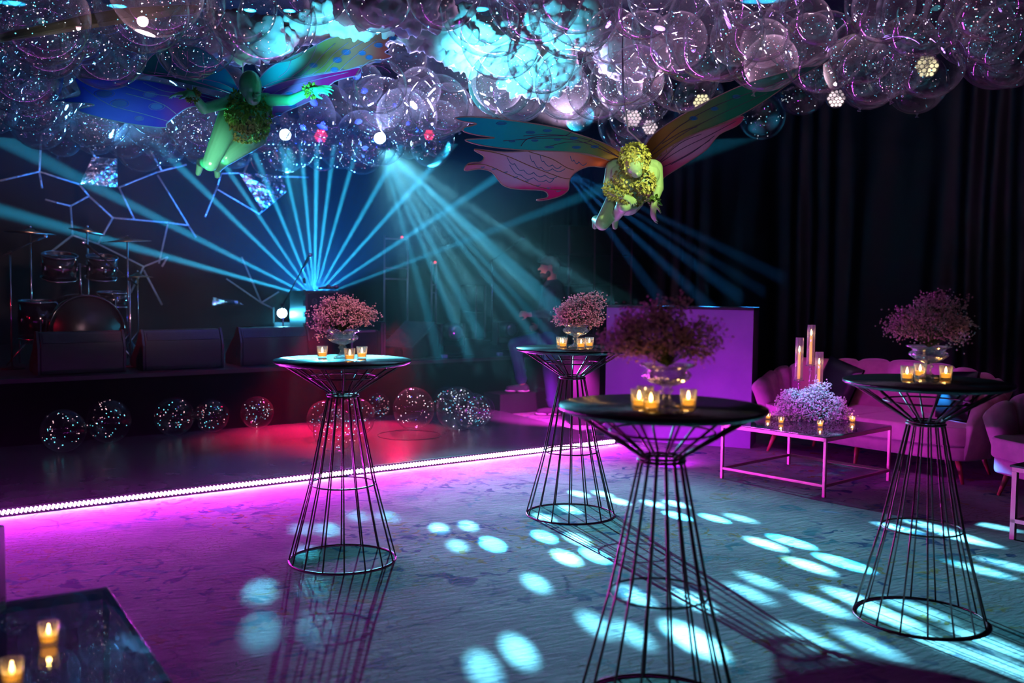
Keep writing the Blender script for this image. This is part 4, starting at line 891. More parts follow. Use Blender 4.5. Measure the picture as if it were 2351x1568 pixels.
def wing(parent, outline, dep, m, veins=(), spots=(), edge='gold_metal', vein_m='vein', name='wing', curve=.0):
    pts = smooth_loop(outline); xs = [p[0] for p in pts]; ys = [p[1] for p in pts]; x0, x1, y0, y1 = min(xs), max(xs), min(ys), max(ys)
    def pos(x, y): return P(x, y, dist_lerp(x, dep)+curve*math.sin((y-y0)/(y1-y0+1e-6)*PI))
    bm = bmesh.new(); vs = [bm.verts.new(pos(x, y)) for x, y in pts]; f = bm.faces.new(vs); lay = bm.loops.layers.uv.new('UVMap')
    for lp, (x, y) in zip(f.loops, pts): lp[lay].uv = ((x-x0)/(x1-x0), 1-(y-y0)/(y1-y0))
    bmesh.ops.triangulate(bm, faces=bm.faces[:]); me = bpy.data.meshes.new(name); bm.to_mesh(me); bm.free(); me.materials.append(MATS[m])
    o = bpy.data.objects.new(name, me); col.objects.link(o); so_ = o.modifiers.new('thickness', 'SOLIDIFY'); so_.thickness = .004; so_.offset = 0
    if parent is not None: o.parent = parent
    tw = Vector((0, -.005, 0))
    MB().tube([pos(x, y) for x, y in pts], .0045, 5, closed=True).build('wing_edge', edge, o)
    if veins:
        vm = MB()
        for v_ in veins: vm.tube([pos(x, y)+tw for x, y in smooth_loop(list(v_), False, 4)], .0028, 4)
        vm.build('wing_vein', vein_m, o)
    if spots:
        for x, y, a_, b2 in spots:
            s1 = MB(); s1.tube([pos(x+a_*math.cos(t*PI/8), y+b2*math.sin(t*PI/8))+tw for t in range(16)], .003, 4, closed=True); s1.add([pos(x+.8*a_*math.cos(t*PI/6), y+.8*b2*math.sin(t*PI/6))+tw for t in range(12)], [tuple(range(12))], False)
            s1.build('wing_spot', 'wing_spot', o)
    return o
mat('vein', (.05, .02, .10), .35); mat('vein_glitter', (.45, .35, .65), .3, .5); mat('vein_teal', (.05, .35, .38), .3, .3); mat('wing_spot', (.01, .12, .38), .3)
mat('vein_brown', (.20, .07, .02), .4)

# figure in front of the loudspeaker stacks, leaning towards the room, head bowed under a leaf cap
fg = MB()
H_ = P(1457, 372, 6.78); CH_ = P(1463, 398, 6.86)
fg.ball(H_, (.072, .088, .095), rot=Matrix.Rotation(R(-35), 3, 'X')); fg.ball(P(1461, 392, 6.78), (.046, .055, .048)); fg.capsule(P(1462, 397, 6.735), P(1463, 401, 6.73), .009, .010, 8)
fg.capsule(P(1455, 380, 6.86), P(1452, 388, 6.98), .050, .055)
shl, shr = P(1405, 384, 6.98), P(1507, 384, 7.0)
fg.capsule(shl+Vector((.02, 0, 0)), shr-Vector((.02, 0, 0)), .055, .055); fg.capsule(P(1453, 392, 7.02), P(1455, 435, 7.18), .115, .09); fg.capsule(P(1425, 400, 6.98), P(1485, 400, 6.98), .09, .09); fg.capsule(P(1455, 435, 7.18), P(1440, 462, 7.42), .088, .11)
fg.ball(P(1437, 408, 6.90), (.062, .06, .058)); fg.ball(P(1480, 420, 6.90), (.062, .06, .058))
el = P(1395, 436, 7.0); wl = P(1424, 449, 6.86); fg.capsule(shl, el, .044, .036); fg.capsule(el, wl, .036, .023); hand(fg, wl, (.75, -.25, -.25), (0, -.6, .8), .85, .4)
er = P(1512, 432, 7.02); wr = P(1502, 466, 6.92); fg.capsule(shr, er, .044, .036); fg.capsule(er, wr, .036, .022); hand(fg, wr, (-.10, -.1, -1), (-.9, -.4, 0), .92, .28, .16)
hpl, hpr = P(1420, 455, 7.40), P(1456, 458, 7.42); kn1 = P(1383, 512, 7.30); kn2 = P(1432, 470, 7.05)
fg.capsule(hpl, kn1, .085, .055); fg.capsule(kn1, P(1369, 505, 7.62), .050, .036); fg.capsule(P(1369, 505, 7.62), P(1366, 520, 7.66), .032, .022)
fg.capsule(hpr, kn2, .08, .055); fg.capsule(kn2, P(1412, 500, 7.40), .050, .034); fg.capsule(P(1412, 500, 7.40), P(1412, 521, 7.42), .031, .02)
for k in range(5): fg.capsule(P(1408+k*2, 519, 7.42), P(1407.5+k*2.3, 524-abs(k-1)*.7, 7.42), .007, .006, 6)
FB = body('winged_figure', fg, 'yellow_green_skin', vox=.0055, smooth=2); tag(FB, 'winged green figure with leaf cap and bowed head hanging above the booth', 'figure')
lf = MB(); leaves_on(lf, P(1457, 366, 6.80), (.092, .098, .100), 1100, 31, .030, .012); lf.build('leaf_cap', 'leaf_gold', FB)
lf = MB(); leaves_on(lf, P(1437, 408, 6.90), (.072, .070, .068), 420, 32, .028, .011, keep=lambda p: p.y < .03); leaves_on(lf, P(1480, 420, 6.90), (.070, .070, .070), 460, 33, .028, .011, keep=lambda p: p.y < .03)
leaves_on(lf, P(1456, 442, 7.12), (.10, .09, .085), 300, 34, .028, .011); cuff(lf, P(1438, 385, 6.90), P(1440, 410, 6.85), .02, 60, 36); lf.build('leaf_bodice', 'leaf_gold', FB)
lf = MB(); cuff(lf, P(1397, 428, 6.96), P(1412, 446, 6.90), .036, 190, 37); cuff(lf, P(1412, 446, 6.90), P(1442, 454, 6.82), .026, 170, 38); lf.build('leaf_sleeve', 'leaf_gold', FB)
lf = MB(); cuff(lf, P(1504, 456, 6.94), P(1501, 467, 6.92), .024, 70, 39, .032, .012); lf.build('leaf_cuff', 'leaf', FB)
wing_mat('wing_teal', [(0, (.0, .28, .62)), (.30, (.01, .38, .60)), (.62, (.05, .38, .32)), (.82, (.30, .30, .10)), (1., (.85, .25, .05))])
wing_mat('wing_pink', [(.0, (.62, .08, .35)), (.35, (.62, .42, .75)), (.62, (.75, .35, .45)), (.8, (.85, .18, .03)), (1., (.85, .16, .02))], 0, [(.0, (.70, .0, .22), 1.), (.26, (.75, .02, .28), .95), (.42, (.6, .3, .7), .15), (1., (.6, .3, .7), 0.)])
wing_mat('wing_green', [(0, (.75, .22, .04)), (.22, (.35, .25, .10)), (.45, (.03, .26, .18)), (.8, (.02, .20, .16)), (1, (.03, .04, .05))])
wing_mat('wing_rose', [(0, (.85, .20, .02)), (.30, (.62, .38, .62)), (.62, (.62, .30, .55)), (1, (.80, .01, .15))], 0, [(.0, (.75, .0, .18), 1.), (.30, (.7, .0, .2), .6), (.5, (.6, .3, .7), .0), (1., (.6, .3, .7), 0.)])
z8 = lambda L_: [(1040+x/3.457, 240+y/3.457) for x, y in L_]
wing(FB, z8([(20,105),(180,100),(480,130),(800,180),(1000,240),(1200,310),(1350,400),(1320,465),(1100,400),(900,375),(600,365),(370,345),(200,318),(95,282),(210,272),(330,265),(180,240),(85,212),(90,182),(150,168),(185,150),(70,132)]), [(1040, 6.4), (1440, 7.15)], 'wing_teal',
     [z8(v) for v in ([(1320,420),(1000,290),(700,270),(400,290)],[(1320,420),(1080,285),(800,240),(560,250)],[(540,330),(600,270),(760,250),(900,245),(950,200)],[(740,340),(900,300),(1060,300),(1110,270)])],
     [(1040+x/3.457, 240+y/3.457, a_/3.457, b2/3.457) for x, y, a_, b2 in ((385,150,40,10),(615,222,36,9),(750,208,34,9),(960,268,30,8),(830,280,26,6),(1125,335,30,10),(980,340,34,9),(765,340,36,7),(650,286,26,6),(470,292,24,6))])
wing(FB, z8([(1330,440),(1210,495),(1090,490),(1000,520),(940,570),(920,620),(912,680),(840,730),(700,762),(665,755),(742,740),(752,710),(700,680),(500,670),(400,640),(355,590),(300,530),(200,510),(110,525),(90,510),(130,465),(220,455),(245,410),(170,355),(400,378),(700,368),(950,378),(1150,420)]), [(1040, 6.45), (1440, 7.2)], 'wing_pink',
     [z8(v) for v in ([(170,355),(400,400),(640,500),(860,580),(925,590)],[(120,480),(260,480),(450,560),(700,660),(900,680)],[(600,375),(780,430),(900,500),(960,520)])], (), vein_m='vein_brown')
sq = MB()
def scallops(mb, pts, dep_, n=5, amp=7, r=.0026):
    for (a_, b2) in zip(pts, pts[1:]):
        q = [(a_[0]+(b2[0]-a_[0])*t/6, a_[1]+(b2[1]-a_[1])*t/6+amp*math.sin(PI*t/6)) for t in range(7)]; mb.tube([P(x, y, dist_lerp(x, dep_))+Vector((0, -.006, 0)) for x, y in q], r, 4)
dW = [(1040, 6.45), (1440, 7.2)]
for L_ in ([(430,420),(490,470),(560,520),(640,540),(730,560),(830,570)],[(610,400),(640,450),(700,500),(790,510),(890,510)],[(690,400),(720,450),(790,480),(860,490)],[(930,410),(960,440),(1000,455),(1060,465)],[(450,480),(540,560),(640,580),(740,600),(800,590)]): scallops(sq, z8(L_), dW)
for x, y in ((230,490),(320,505),(410,530),(490,570),(580,600),(670,635),(750,655),(830,680)):
    for rr in (7, 4): sq.tube([P(1040+x/3.457+rr*math.cos(t*PI/7), 240+y/3.457+rr*.55*math.sin(t*PI/7), dist_lerp(1040+x/3.457, dW))+Vector((0, -.006, 0)) for t in range(9)], .0022, 4)
sq.build('wing_pattern', 'wing_spot', FB)
dR = [(1470, 7.1), (1900, 8.3)]
wing(FB, [(1475,352),(1500,310),(1560,268),(1640,225),(1720,190),(1810,163),(1895,132),(1900,140),(1830,180),(1760,228),(1700,264),(1640,290),(1570,318),(1530,350),(1490,372)], dR, 'wing_green',
     [[(1490,355),(1560,290),(1650,240),(1760,200),(1850,165)],[(1490,362),(1580,300),(1680,250),(1760,215)],[(1520,330),(1570,300),(1600,292)]], [(1592,272,9,4),(1640,250,9,4),(1690,222,9,4),(1745,205,8,3)])
wing(FB, [(1495,385),(1530,342),(1600,306),(1660,285),(1700,267),(1706,273),(1690,290),(1650,310),(1620,345),(1570,378),(1530,403),(1515,414)], dR, 'wing_rose',
     [[(1500,385),(1560,345),(1630,310),(1690,278)],[(1505,392),(1570,360),(1630,322)],[(1510,375),(1560,330),(1610,308)],[(1540,378),(1590,350),(1640,312)]])
cb = MB(); cb.tube([P(1478, 335, 7.0), P(1462, 318, 7.0), P(1442, 300, 6.95), P(1430, 200, 6.95), P(1428, 20, 6.95)], .006, 6); cb.ring(P(1474, 335, 7.0), .022, .004, 20, 6); cb.build('suspension_cord', 'sole', FB)

# bald green figure at left, arms spread
fg = MB()
H_ = P(575, 196, 7.22)
fg.ball(H_, (.080, .088, .112), rot=Matrix.Rotation(R(-20), 3, 'X') @ Matrix.Rotation(R(-8), 3, 'Y')); fg.ball(P(581, 222, 7.20), (.055, .06, .062)); fg.capsule(P(584, 216, 7.12), P(586, 224, 7.11), .010, .014, 8); fg.ball(P(588, 232, 7.15), (.02, .012, .009)); fg.ball(P(553, 208, 7.25), (.012, .02, .028)); fg.ball(P(572, 215, 7.15), (.018, .012, .010)); fg.ball(P(594, 216, 7.15), (.018, .012, .010))
fg.capsule(P(574, 222, 7.32), P(571, 236, 7.42), .050, .060)
shl, shr = P(532, 232, 7.45), P(612, 230, 7.42); fg.capsule(shl, shr, .058, .055); fg.capsule(P(570, 240, 7.48), P(568, 285, 7.6), .12, .10); fg.capsule(P(545, 245, 7.45), P(598, 245, 7.45), .09, .09); fg.capsule(P(568, 285, 7.6), P(562, 318, 7.72), .10, .12)
fg.ball(P(552, 258, 7.36), (.06, .055, .055)); fg.ball(P(592, 258, 7.36), (.06, .055, .055))
el = P(468, 250, 7.2); wl = P(441, 216, 7.05); fg.capsule(shl, el, .046, .038); fg.capsule(el, wl, .038, .024); hand(fg, wl, (-1, -.2, .02), (0, -.4, 1), 1.0, .25, .14)
er = P(668, 230, 7.25); wr = P(714, 208, 7.15); fg.capsule(shr, er, .046, .038); fg.capsule(er, wr, .038, .024); hand(fg, wr, (1, -.1, .12), (0, -.8, .5), 1.0, .3, .14, -1)
hpl, hpr = P(538, 300, 7.7), P(585, 312, 7.74); kn1 = P(483, 375, 7.35); kn2 = P(520, 362, 7.6)
fg.capsule(P(530, 268, 7.6), P(538, 300, 7.7), .09, .10); fg.capsule(P(528, 272, 7.55), kn1, .092, .058); fg.capsule(kn1, P(462, 372, 7.85), .052, .036); fg.capsule(P(462, 372, 7.85), P(455, 398, 7.9), .034, .022)
fg.capsule(hpr, kn2, .095, .058); fg.capsule(kn2, P(500, 385, 7.95), .052, .036); fg.capsule(P(500, 385, 7.95), P(499, 404, 8.0), .034, .022)
for k in range(5): fg.capsule(P(495+k*2.2, 402, 8.0), P(494.5+k*2.5, 408-abs(k-1)*.7, 8.0), .008, .007, 6)
FA = body('winged_figure', fg, 'green_skin', vox=.006, smooth=2); tag(FA, 'bald green winged figure with outspread arms hanging at upper left', 'figure')
lf = MB(); leaves_on(lf, P(571, 262, 7.42), (.155, .145, .125), 1300, 41, .034, .011, keep=lambda p: p.z < .08); leaves_on(lf, P(566, 290, 7.55), (.155, .13, .11), 850, 42, .034, .011, keep=lambda p: p.z < .07)
cuff(lf, P(536, 218, 7.42), P(545, 245, 7.36), .035, 130, 43, .03); cuff(lf, P(606, 225, 7.4), P(600, 248, 7.38), .035, 60, 44, .03); lf.build('leaf_bodice', 'leaf', FA)
lf = MB(); cuff(lf, P(450, 226, 7.08), P(438, 214, 7.04), .034, 110, 45, .028); lf.build('leaf_cuff', 'leaf', FA); lf = MB(); cuff(lf, P(708, 211, 7.16), P(722, 206, 7.13), .034, 130, 46, .030); lf.build('leaf_cuff', 'leaf', FA)
wing_mat('wing_opal', [(0, (.0, .42, .55)), (.20, (.02, .40, .45)), (.42, (.25, .30, .10)), (.6, (.45, .22, .15)), (.8, (.45, .08, .08)), (1, (.50, .02, .12))])
wing_mat('wing_magenta', [(0, (.12, .15, .6)), (.35, (.45, .25, .6)), (.6, (.55, .02, .22)), (1, (.50, .0, .15))], 0, [(0, (.45, .0, .25), .8), (.3, (.5, .0, .3), .3), (1, (.5, 0, .3), 0)])
wing_mat('wing_cyan', [(0, (.02, .20, .20)), (.5, (.02, .30, .28)), (.75, (.0, .50, .62)), (1, (.0, .55, .72))]); wing_mat('wing_blue', [(0, (.01, .02, .20)), (.3, (.02, .20, .75)), (.6, (.01, .06, .50)), (.85, (.12, .05, .25)), (1, (.45, .20, .10))])
wing_mat('wing_olive', [(0, (.05, .35, .32)), (.35, (.35, .36, .20)), (.7, (.25, .22, .12)), (1, (.18, .18, .15))])
dA = [(590, 7.45), (960, 7.9)]
wing(FA, [(596,182),(622,154),(666,132),(714,110),(757,88),(820,76),(880,68),(942,60),(950,70),(902,88),(884,102),(893,112),(883,120),(899,130),(862,142),(832,150),(784,163),(687,179),(607,200)], dA, 'wing_opal',
     [[(670,176),(705,150),(722,120),(728,104)],[(690,177),(720,150),(742,125),(770,100)],[(715,172),(745,150),(765,125),(800,98)],[(745,168),(765,145),(795,120),(835,95)],[(780,162),(800,142),(830,118),(865,92)],[(607,198),(640,185),(700,174),(790,160)],[(640,178),(660,162),(668,140)]],
     [(720,150,9,5),(768,160,9,5),(775,138,10,6),(795,120,10,6),(832,122,8,5),(848,132,8,5),(868,140,8,4),(870,104,10,5),(903,88,9,5),(932,72,8,4)], 'vein_glitter', 'vein_glitter')
wing(FA, [(604,208),(640,192),(687,180),(740,170),(790,162),(827,155),(822,172),(768,187),(722,226),(660,254),(616,272),(608,240)], dA, 'wing_magenta', [[(610,225),(660,200),(740,180),(800,166)],[(612,250),(660,225),(720,195)],[(612,240),(650,215),(680,205)]], [(700,205,8,4),(672,243,9,4),(640,262,8,3),(665,215,9,3)], 'vein_glitter', 'vein_glitter')
dL = [(100, 7.6), (560, 7.5)]
wing(FA, [(550,212),(522,162),(470,116),(425,104),(360,120),(332,150),(330,170),(400,176),(450,188),(500,203),(540,217)], dL, 'wing_cyan', [[(545,210),(505,190),(440,178),(340,165)],[(465,188),(470,160),(465,120)],[(425,178),(432,155),(430,118)],[(385,174),(395,150),(395,122)],[(355,170),(362,145),(368,125)]], [(400,150,7,4),(440,150,7,4)], 'vein_glitter', 'vein_glitter')
wing(FA, [(179,179),(255,184),(329,184),(408,199),(470,216),(512,228),(505,240),(440,245),(408,262),(383,283),(378,293),(324,288),(281,281),(230,270),(179,253),(217,242),(197,237),(153,235),(112,232),(150,226),(185,217),(176,190)], [(100, 7.9), (560, 7.55)], 'wing_blue',
     [[(505,232),(440,215),(380,210),(330,190)],[(500,236),(420,225),(350,215),(260,190)],[(390,280),(330,262),(250,240),(190,200)],[(405,262),(375,240),(330,225),(290,215)]], [(275,238,22,10),(345,217,16,7),(320,272,10,5),(240,215,24,9),(360,245,18,8)], 'vein_teal', 'vein_teal')
cb = MB(); cb.tube([P(560, 215, 7.5), P(556, 100, 7.5), P(556, -80, 7.5)], .005, 6); cb.build('suspension_cord', 'sole', FA)
W3 = wing(None, [(-60,100),(0,78),(100,58),(200,34),(300,18),(450,12),(445,32),(340,38),(250,46),(130,76),(0,96),(-60,112)], [(-60, 5.2), (450, 6.6)], 'wing_olive', [[(0,88),(100,70),(250,40),(420,24)],[(60,76),(200,46),(380,30)]], (), 'vein_glitter', 'vein_glitter', 'butterfly_wing')
tag(W3, 'long thin painted butterfly wing seen edge-on at the top left', 'wing')

# ------------------------------------------------------------------ cotton clouds
def cloud(px, py, Y, rx, rz, seed, label, ry=None):
    r = random.Random(seed); c = P(px, py, Y); mb = MB(); a_ = mm(rx, Y); b2 = mm(rz, Y); ry = ry or a_*.7
    for i in range(int(26+rx*.32)):
        while True:
            q = Vector((r.uniform(-1, 1), r.uniform(-1, 1), r.uniform(-1, 1)))
            if q.length < 1: break
        s_ = r.uniform(.07, .15)*(1.1-q.length*.5); mb.ball(Vector((q.x*a_, q.y*ry, q.z*b2)), (s_*1.3, s_*1.2, s_), 10, 7)
    o = mb.build('cotton_cloud', 'cotton'); o.location = c
    rm = o.modifiers.new('remesh', 'REMESH'); rm.mode = 'VOXEL'; rm.voxel_size = .022; rm.use_smooth_shade = True
    tx = bpy.data.textures.new('fluff', 'CLOUDS'); tx.noise_scale = .075; tx.noise_depth = 2; dm = o.modifiers.new('fluff', 'DISPLACE'); dm.texture = tx; dm.strength = .15; dm.mid_level = .45
    tag(o, label, 'cloud', 'cotton clouds among the balloons')
cloud(560, 85, 7.6, 95, 38, 1, 'dim teal cotton cloud above the bald green figure')
cloud(790, 62, 7.9, 120, 26, 2, 'white-edged cotton cloud above the left figure\'s raised wing')
cloud(1010, 60, 8.0, 70, 50, 3, 'pale cotton cloud between the two winged figures, left part')
cloud(1120, 110, 8.3, 105, 45, 4, 'bright blue cotton cloud at the top centre')
cloud(1235, 165, 8.6, 85, 45, 5, 'bright blue cotton cloud hanging lowest above the teal wing')
cloud(1450, 130, 8.8, 65, 30, 6, 'small pinkish cotton cloud above the right figure')
cloud(900, 15, 7.2, 110, 28, 7, 'mauve cotton cloud at the very top, left of centre')
cloud(1290, 60, 8.4, 110, 40, 8, 'blue-grey cotton cloud behind balloons at the top centre right')
# ------------------------------------------------------------------ balloons
def uvsphere(r, n=40, m=24): mb = MB(); mb.ball((0, 0, 0), r, n, m); return mb.mesh('balloon', 'balloon')
BALL = uvsphere(1.0)
def bead_mesh(seed, m, n, rr):  # glowing beads added in place of glints reflected in the balloon film
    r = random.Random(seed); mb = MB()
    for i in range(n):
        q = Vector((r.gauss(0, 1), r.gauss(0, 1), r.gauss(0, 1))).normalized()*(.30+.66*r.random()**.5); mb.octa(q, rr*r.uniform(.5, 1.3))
    return mb.mesh('glint_beads', m)
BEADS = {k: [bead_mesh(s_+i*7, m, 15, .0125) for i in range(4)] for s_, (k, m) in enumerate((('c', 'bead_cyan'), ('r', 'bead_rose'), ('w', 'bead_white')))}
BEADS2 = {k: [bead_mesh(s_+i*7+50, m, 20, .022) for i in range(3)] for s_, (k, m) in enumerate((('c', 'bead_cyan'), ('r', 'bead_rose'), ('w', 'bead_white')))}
tl = MB(); tl.lathe([(.02, 0), (.05, -.03), (.015, -.06), (.02, -.09), (.06, -.14)], 8); TAIL = tl.mesh('tail', 'clear_glass')
wi = MB(); wi.tube([(.0, 0, .98), (.03, .02, 0), (0, 0, -.98)], .006, 3); WIREM = wi.mesh('inner_wire', 'gold_metal')
nball = [0]
def balloon(c, r, label, group, tint='c', tail=None, floor=False):
    o = bpy.data.objects.new('balloon', BALL); col.objects.link(o); o.location = c; o.scale = (r, r, r*rnd.uniform(.98, 1.04))
    o.rotation_euler = (rnd.uniform(-.5, .5), rnd.uniform(-.5, .5), rnd.uniform(0, 6)); tag(o, label, 'balloon', group); nball[0] += 1
    b1 = bpy.data.objects.new('glint_beads', rnd.choice((BEADS2 if floor else BEADS)[tint])); b1['kind'] = 'stuff'; b1.parent = o; b1.rotation_euler = (rnd.uniform(0, 6), rnd.uniform(0, 6), 0); col.objects.link(b1)
    t2 = 'w' if rnd.random() < .3 else ('r' if tint == 'c' else 'c')
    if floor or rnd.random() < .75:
        b2 = bpy.data.objects.new('glint_beads', rnd.choice((BEADS2 if floor else BEADS)[t2])); b2['kind'] = 'stuff'; b2.parent = o; b2.rotation_euler = (rnd.uniform(0, 6), rnd.uniform(0, 6), 0); col.objects.link(b2)
    if not floor and rnd.random() < .35:
        t = bpy.data.objects.new('tail', TAIL); t.parent = o; t.location = (0, 0, -.985) ; col.objects.link(t)
    return o
CLR = 'clear round balloon'
taken = []
def hang(px, py, rp, label, tint='c', group='single balloons picked out overhead', rw=.25):
    Y = min(rw*F_PX/rp, 1.95*F_PX/max(40, 645-py)); c = P(px, py, Y); r = rp*Y/F_PX; o = balloon(c, r, label, group, tint); taken.append((c, r)); return o
hang(240, 108, 94, 'biggest clear balloon at upper left, with bright pink highlight', 'r')
hang(395, 68, 72, 'rosy clear balloon right of the biggest one at upper left', 'r')
hang(92, 40, 108, 'large clear balloon cut by the top edge at far left', 'c')
hang(636, 50, 88, 'clear balloon in front of the dim teal cloud', 'r')
hang(628, 358, 53, 'bright cyan balloon hanging just right of the bald figure\'s legs', 'c')
hang(738, 305, 58, 'clear balloon with a red lamp showing through it, left one', 'r')
hang(830, 345, 55, 'low clear balloon between the red lamp and the bright cyan lamp', 'c')
hang(990, 335, 47, 'clear balloon at the low edge in front of the right red lamp', 'r')
hang(1180, 190, 86, 'clear balloon in front of the lowest bright blue cloud', 'r')
hang(1440, 285, 66, 'clear balloon directly above the leaf-capped figure', 'w')
hang(1606, 228, 58, 'clear balloon overlapping the green wing of the right figure', 'r')
hang(1750, 268, 52, 'lone dark clear balloon hanging low right of the wing tip', 'c')
hang(1842, 205, 58, 'glowing milky pink balloon beside the pink lamp cluster', 'w')
hang(2105, 192, 68, 'lowest clear balloon at the right end of the ceiling', 'c')
hang(1995, 178, 72, 'clear balloon left of the lowest one at the right end', 'r')
hang(2290, 118, 86, 'dark clear balloon at the far right edge of the ceiling', 'c')
hang(455, 300, 66, 'cyan balloon behind the left leg of the bald figure', 'c')
hang(325, 335, 58, 'low blue balloon above the foil lattice', 'c')
hang(220, 300, 55, 'clear blue-rimmed balloon above the four-sided foil panel', 'r')
hang(10, 262, 32, 'small blue-rimmed balloon cut by the left edge', 'c')
hang(936, 130, 44, 'small clear balloon hanging under the cloud right of the painted wing', 'r')
hang(1330, 268, 34, 'small pinkish balloon above the teal wing', 'w')
hang(1500, 262, 54, 'clear balloon over the pink lamp right of the suspension cord', 'w')
clusters = [(lambda x, y: x < 480, 'c', 'clear balloon in the dim blue mass at upper left', 'blue balloon mass, upper left'),
            (lambda x, y: x < 1010, 'r', 'clear balloon in the violet mass between the figures', 'violet balloon mass, centre'),
            (lambda x, y: x < 1420 and y > 130, 'w', 'clear balloon in the pink mass above the teal wing', 'pink balloon mass, centre right'),
            (lambda x, y: x < 1420, 'r', 'clear balloon in front of the cotton clouds', 'balloons over the clouds'),
            (lambda x, y: x < 1880, 'r', 'clear balloon in the purple mass above the green wing', 'purple balloon mass, right of centre'),
            (lambda x, y: True, 'c', 'dark clear balloon in the upper right mass', 'dark balloon mass, upper right')]
bound = [(-200, 345), (0, 345), (100, 345), (240, 370), (400, 385), (640, 400), (800, 395), (900, 375), (1050, 375), (1080, 300), (1200, 290), (1320, 305), (1500, 320), (1560, 250), (1700, 215), (1900, 235), (2050, 240), (2150, 250), (2230, 215), (2351, 200), (2600, 190)]
def bnd(x):
    for (a_, b2), (c_, d_) in zip(bound, bound[1:]):
        if a_ <= x <= c_: return b2+(d_-b2)*(x-a_)/(c_-a_)
    return 0
def project(p):
    x, y, z = p.x, p.y, p.z-CAM_H; d_ = y*_c-z*_s; u_ = y*_s+z*_c; a_ = F_PX*x/d_; b2 = F_PX*u_/d_; return CW/2+a_*_cr+b2*_sr, CH/2-(-a_*_sr+b2*_cr), F_PX/d_
holes = [(565, 250, 75, 110), (450, 230, 70, 30), (690, 225, 85, 30), (1450, 420, 80, 90), (700, 140, 120, 40), (840, 105, 110, 42), (330, 200, 130, 40), (1220, 300, 190, 45), (1620, 300, 90, 50), (1370, 440, 90, 80)]
cand = []
for lay, (z, sp) in enumerate(((3.02, .50), (3.42, .62))):
    y = 4.9
    while y < 12.4:
        x = -6.4+(int(y/sp) % 2)*sp*.5
        while x < 6.2:
            c = Vector((x+rnd.uniform(-.08, .08), y+rnd.uniform(-.08, .08), z+rnd.uniform(-.14, .14))); r = rnd.uniform(.19, .27)
            px, py, k = project(c); rp = r*k; x += sp
            if px < -rp*.6 or px > CW+rp*.6 or py < -rp*.8: continue
            if py+rp > bnd(px)+rnd.uniform(-6, 10): continue
            if any(((px-hx)/(hw_+rp*.55))**2+((py-hy)/(hh+rp*.55))**2 < 1 for hx, hy, hw_, hh in holes) and c.y < 8.6: continue
            if c.y > 9.6 and lay == 1: continue
            if any((c-tc_).length < (r+tr_)*.8 for tc_, tr_ in taken): continue
            if 480 < px < 1330 and 20 < py < 190 and 6.4 < c.y < 9.3 and rnd.random() < .72: continue
            cand.append((c, r, px, py))
        y += sp*.88
rnd.shuffle(cand)
XR = [(0, 480), (480, 1010), (1010, 1420), (480, 1420), (1420, 1880), (1880, 2351)]
for c, r, px, py in cand[:262]:
    for qi, (test, tint, lb, gp) in enumerate(clusters):
        if test(px, py):
            rp = r*project(c)[2]; f_ = (px-XR[qi][0])/(XR[qi][1]-XR[qi][0])
            part = 'left part' if f_ < .34 else 'middle' if f_ < .67 else 'right part'
            row = 'at the top edge' if py-rp < 2 else 'in the lowest row' if py+rp > bnd(px)-55 else 'in the inner rows'
            balloon(c, r, lb+', '+part+', '+row, gp+', '+part+', '+row, tint); break
# balloons lying on the dance floor
for px, py, rp, tint, lb in ((146, 990, 50, 'r', 'clear balloon furthest left on the dance floor, red-lit rim'), (251, 968, 49, 'c', 'clear balloon second from the left on the dance floor'), (396, 956, 45, 'c', 'left balloon of the touching pair below the second monitor'),
    (472, 951, 38, 'r', 'right balloon of the touching pair below the second monitor'), (579, 945, 37, 'c', 'small clear balloon alone left of the cyan-lit table'), (746, 962, 42, 'r', 'red-lit balloon seen through the left table wires, back left'),
    (771, 990, 52, 'r', 'big red-lit balloon through the left table wires, in front'), (815, 960, 46, 'r', 'red-lit balloon at the right side of the left table wires'), (837, 925, 30, 'c', 'small balloon at the back right of the left table'),
    (950, 940, 48, 'r', 'red-rimmed balloon standing on the ring on the dance floor'), (1005, 914, 31, 'c', 'small balloon tucked behind the cluster right of the red-rimmed one'), (1050, 940, 50, 'w', 'largest clear balloon in the cluster by the stage front'),
    (1085, 945, 42, 'c', 'clear balloon overlapping the largest one in the stage front cluster'), (1102, 942, 34, 'w', 'rightmost clear balloon on the dance floor')):
    b = onz(px, py+rp*.97, .046); Y = b.y; r = rp*Y/F_PX
    if Y*VX.y+b.x*VX.x > SV-r-.03: k_ = (SV-r-.04)-(Y*VX.y+b.x*VX.x); b = b+VX*k_
    balloon(Vector((b.x, b.y, .046+r*1.02)), r, lb, 'balloons on the dance floor', tint, floor=True).rotation_euler = (0, 0, rnd.uniform(0, 6))
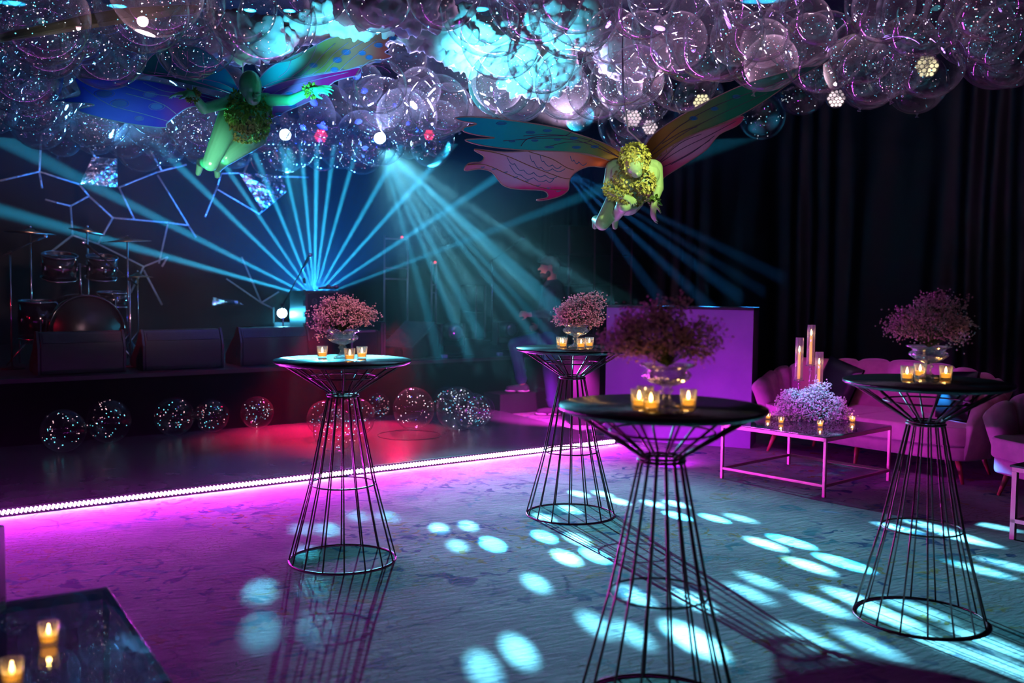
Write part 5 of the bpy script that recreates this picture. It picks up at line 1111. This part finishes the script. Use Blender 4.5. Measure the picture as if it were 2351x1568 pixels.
# ------------------------------------------------------------------ lamps hung among the balloons
def par(px, py, Y, rp, m, label, cells=19):
    c = P(px, py, Y); r = rp*Y/F_PX; q = (Vector((0, 0, CAM_H))-c).to_track_quat('Z', 'Y'); e = empty('led_lamp', c, 0, label, 'lamp', 'round lamps hung among the balloons'); e.rotation_euler = q.to_euler()
    MB().lathe([(r*.55, -r*1.6), (r*1.05, -r*1.1), (r*1.12, .0), (r*1.0, .004), (r*1.0, -.01)], 28).build('housing', 'black_case', e)
    ln = MB(); k_ = r*.20
    for i in range(-3, 4):
        for j in range(-3, 4):
            x = (i+.5*(j % 2))*k_*2.05; y = j*k_*1.8
            if math.hypot(x, y) < r*.86: ln.lathe([(k_*.92, .002), (k_*.8, .008), (k_*.3, .012), (.0005, .013)], 8, (x, y, 0))
    ln.build('lens_cells', m, e)
    return e
par(1920, 226, 9.6, 20, 'lens_pink', 'pale pink round lamp at the right end of the glowing balloons')
par(2128, 152, 9.9, 25, 'lens_yellow', 'yellowish round lamp with many cells at the upper right')
par(1612, 236, 9.9, 20, 'lens_yellow', 'warm round lamp behind the balloon on the green wing')
par(1492, 292, 10.2, 17, 'lens_pink', 'pink round lamp just right of the suspension cord')
par(1452, 272, 10.4, 20, 'lens_pink', 'pink round lamp seen through the balloon above the leaf-capped figure')
par(737, 312, 12.6, 15, 'lens_red', 'red round lamp seen through the left balloons')
par(985, 310, 12.6, 12, 'lens_red', 'red round lamp seen through the right balloons')
for lp, lb, tg in ((LAMP_L, 'hanging moving light glaring cyan beside the bald figure', (0, 0)), (LAMP_R, 'hanging moving light throwing the wide cyan beams', (0, 0)), (LAMP_C, 'hanging moving light behind the teal and pink wing', (0, 0))):
    d_ = Vector((0, 0, CAM_H))-lp; c = lp-d_.normalized()*.24+Vector((0, 0, .27)); e = moving_head(0, 0, lb, 'lens_ice' if lp is not LAMP_C else 'lens_dark', -HALL-math.atan2(lp.x, lp.y), .0, hang=c, scale=.8)
# ------------------------------------------------------------------ haze over the stage
hz = MB().box(uv(3.0, 10.70, 1.63), (16.6, 8.0, 3.14), HR).build('stage_haze', None); m = bpy.data.materials.new('haze'); m.use_nodes = True; nt = m.node_tree; nt.nodes.clear()
out = nt.nodes.new('ShaderNodeOutputMaterial'); vs_ = nt.nodes.new('ShaderNodeVolumeScatter'); vs_.inputs['Density'].default_value = .0125; vs_.inputs['Anisotropy'].default_value = .15
nt.links.new(vs_.outputs[0], out.inputs['Volume']); hz.data.materials.append(m); tag(hz, 'thin smoke haze over the stage that shows the light beams', 'haze', kind='stuff')
print('balloons', nball[0])
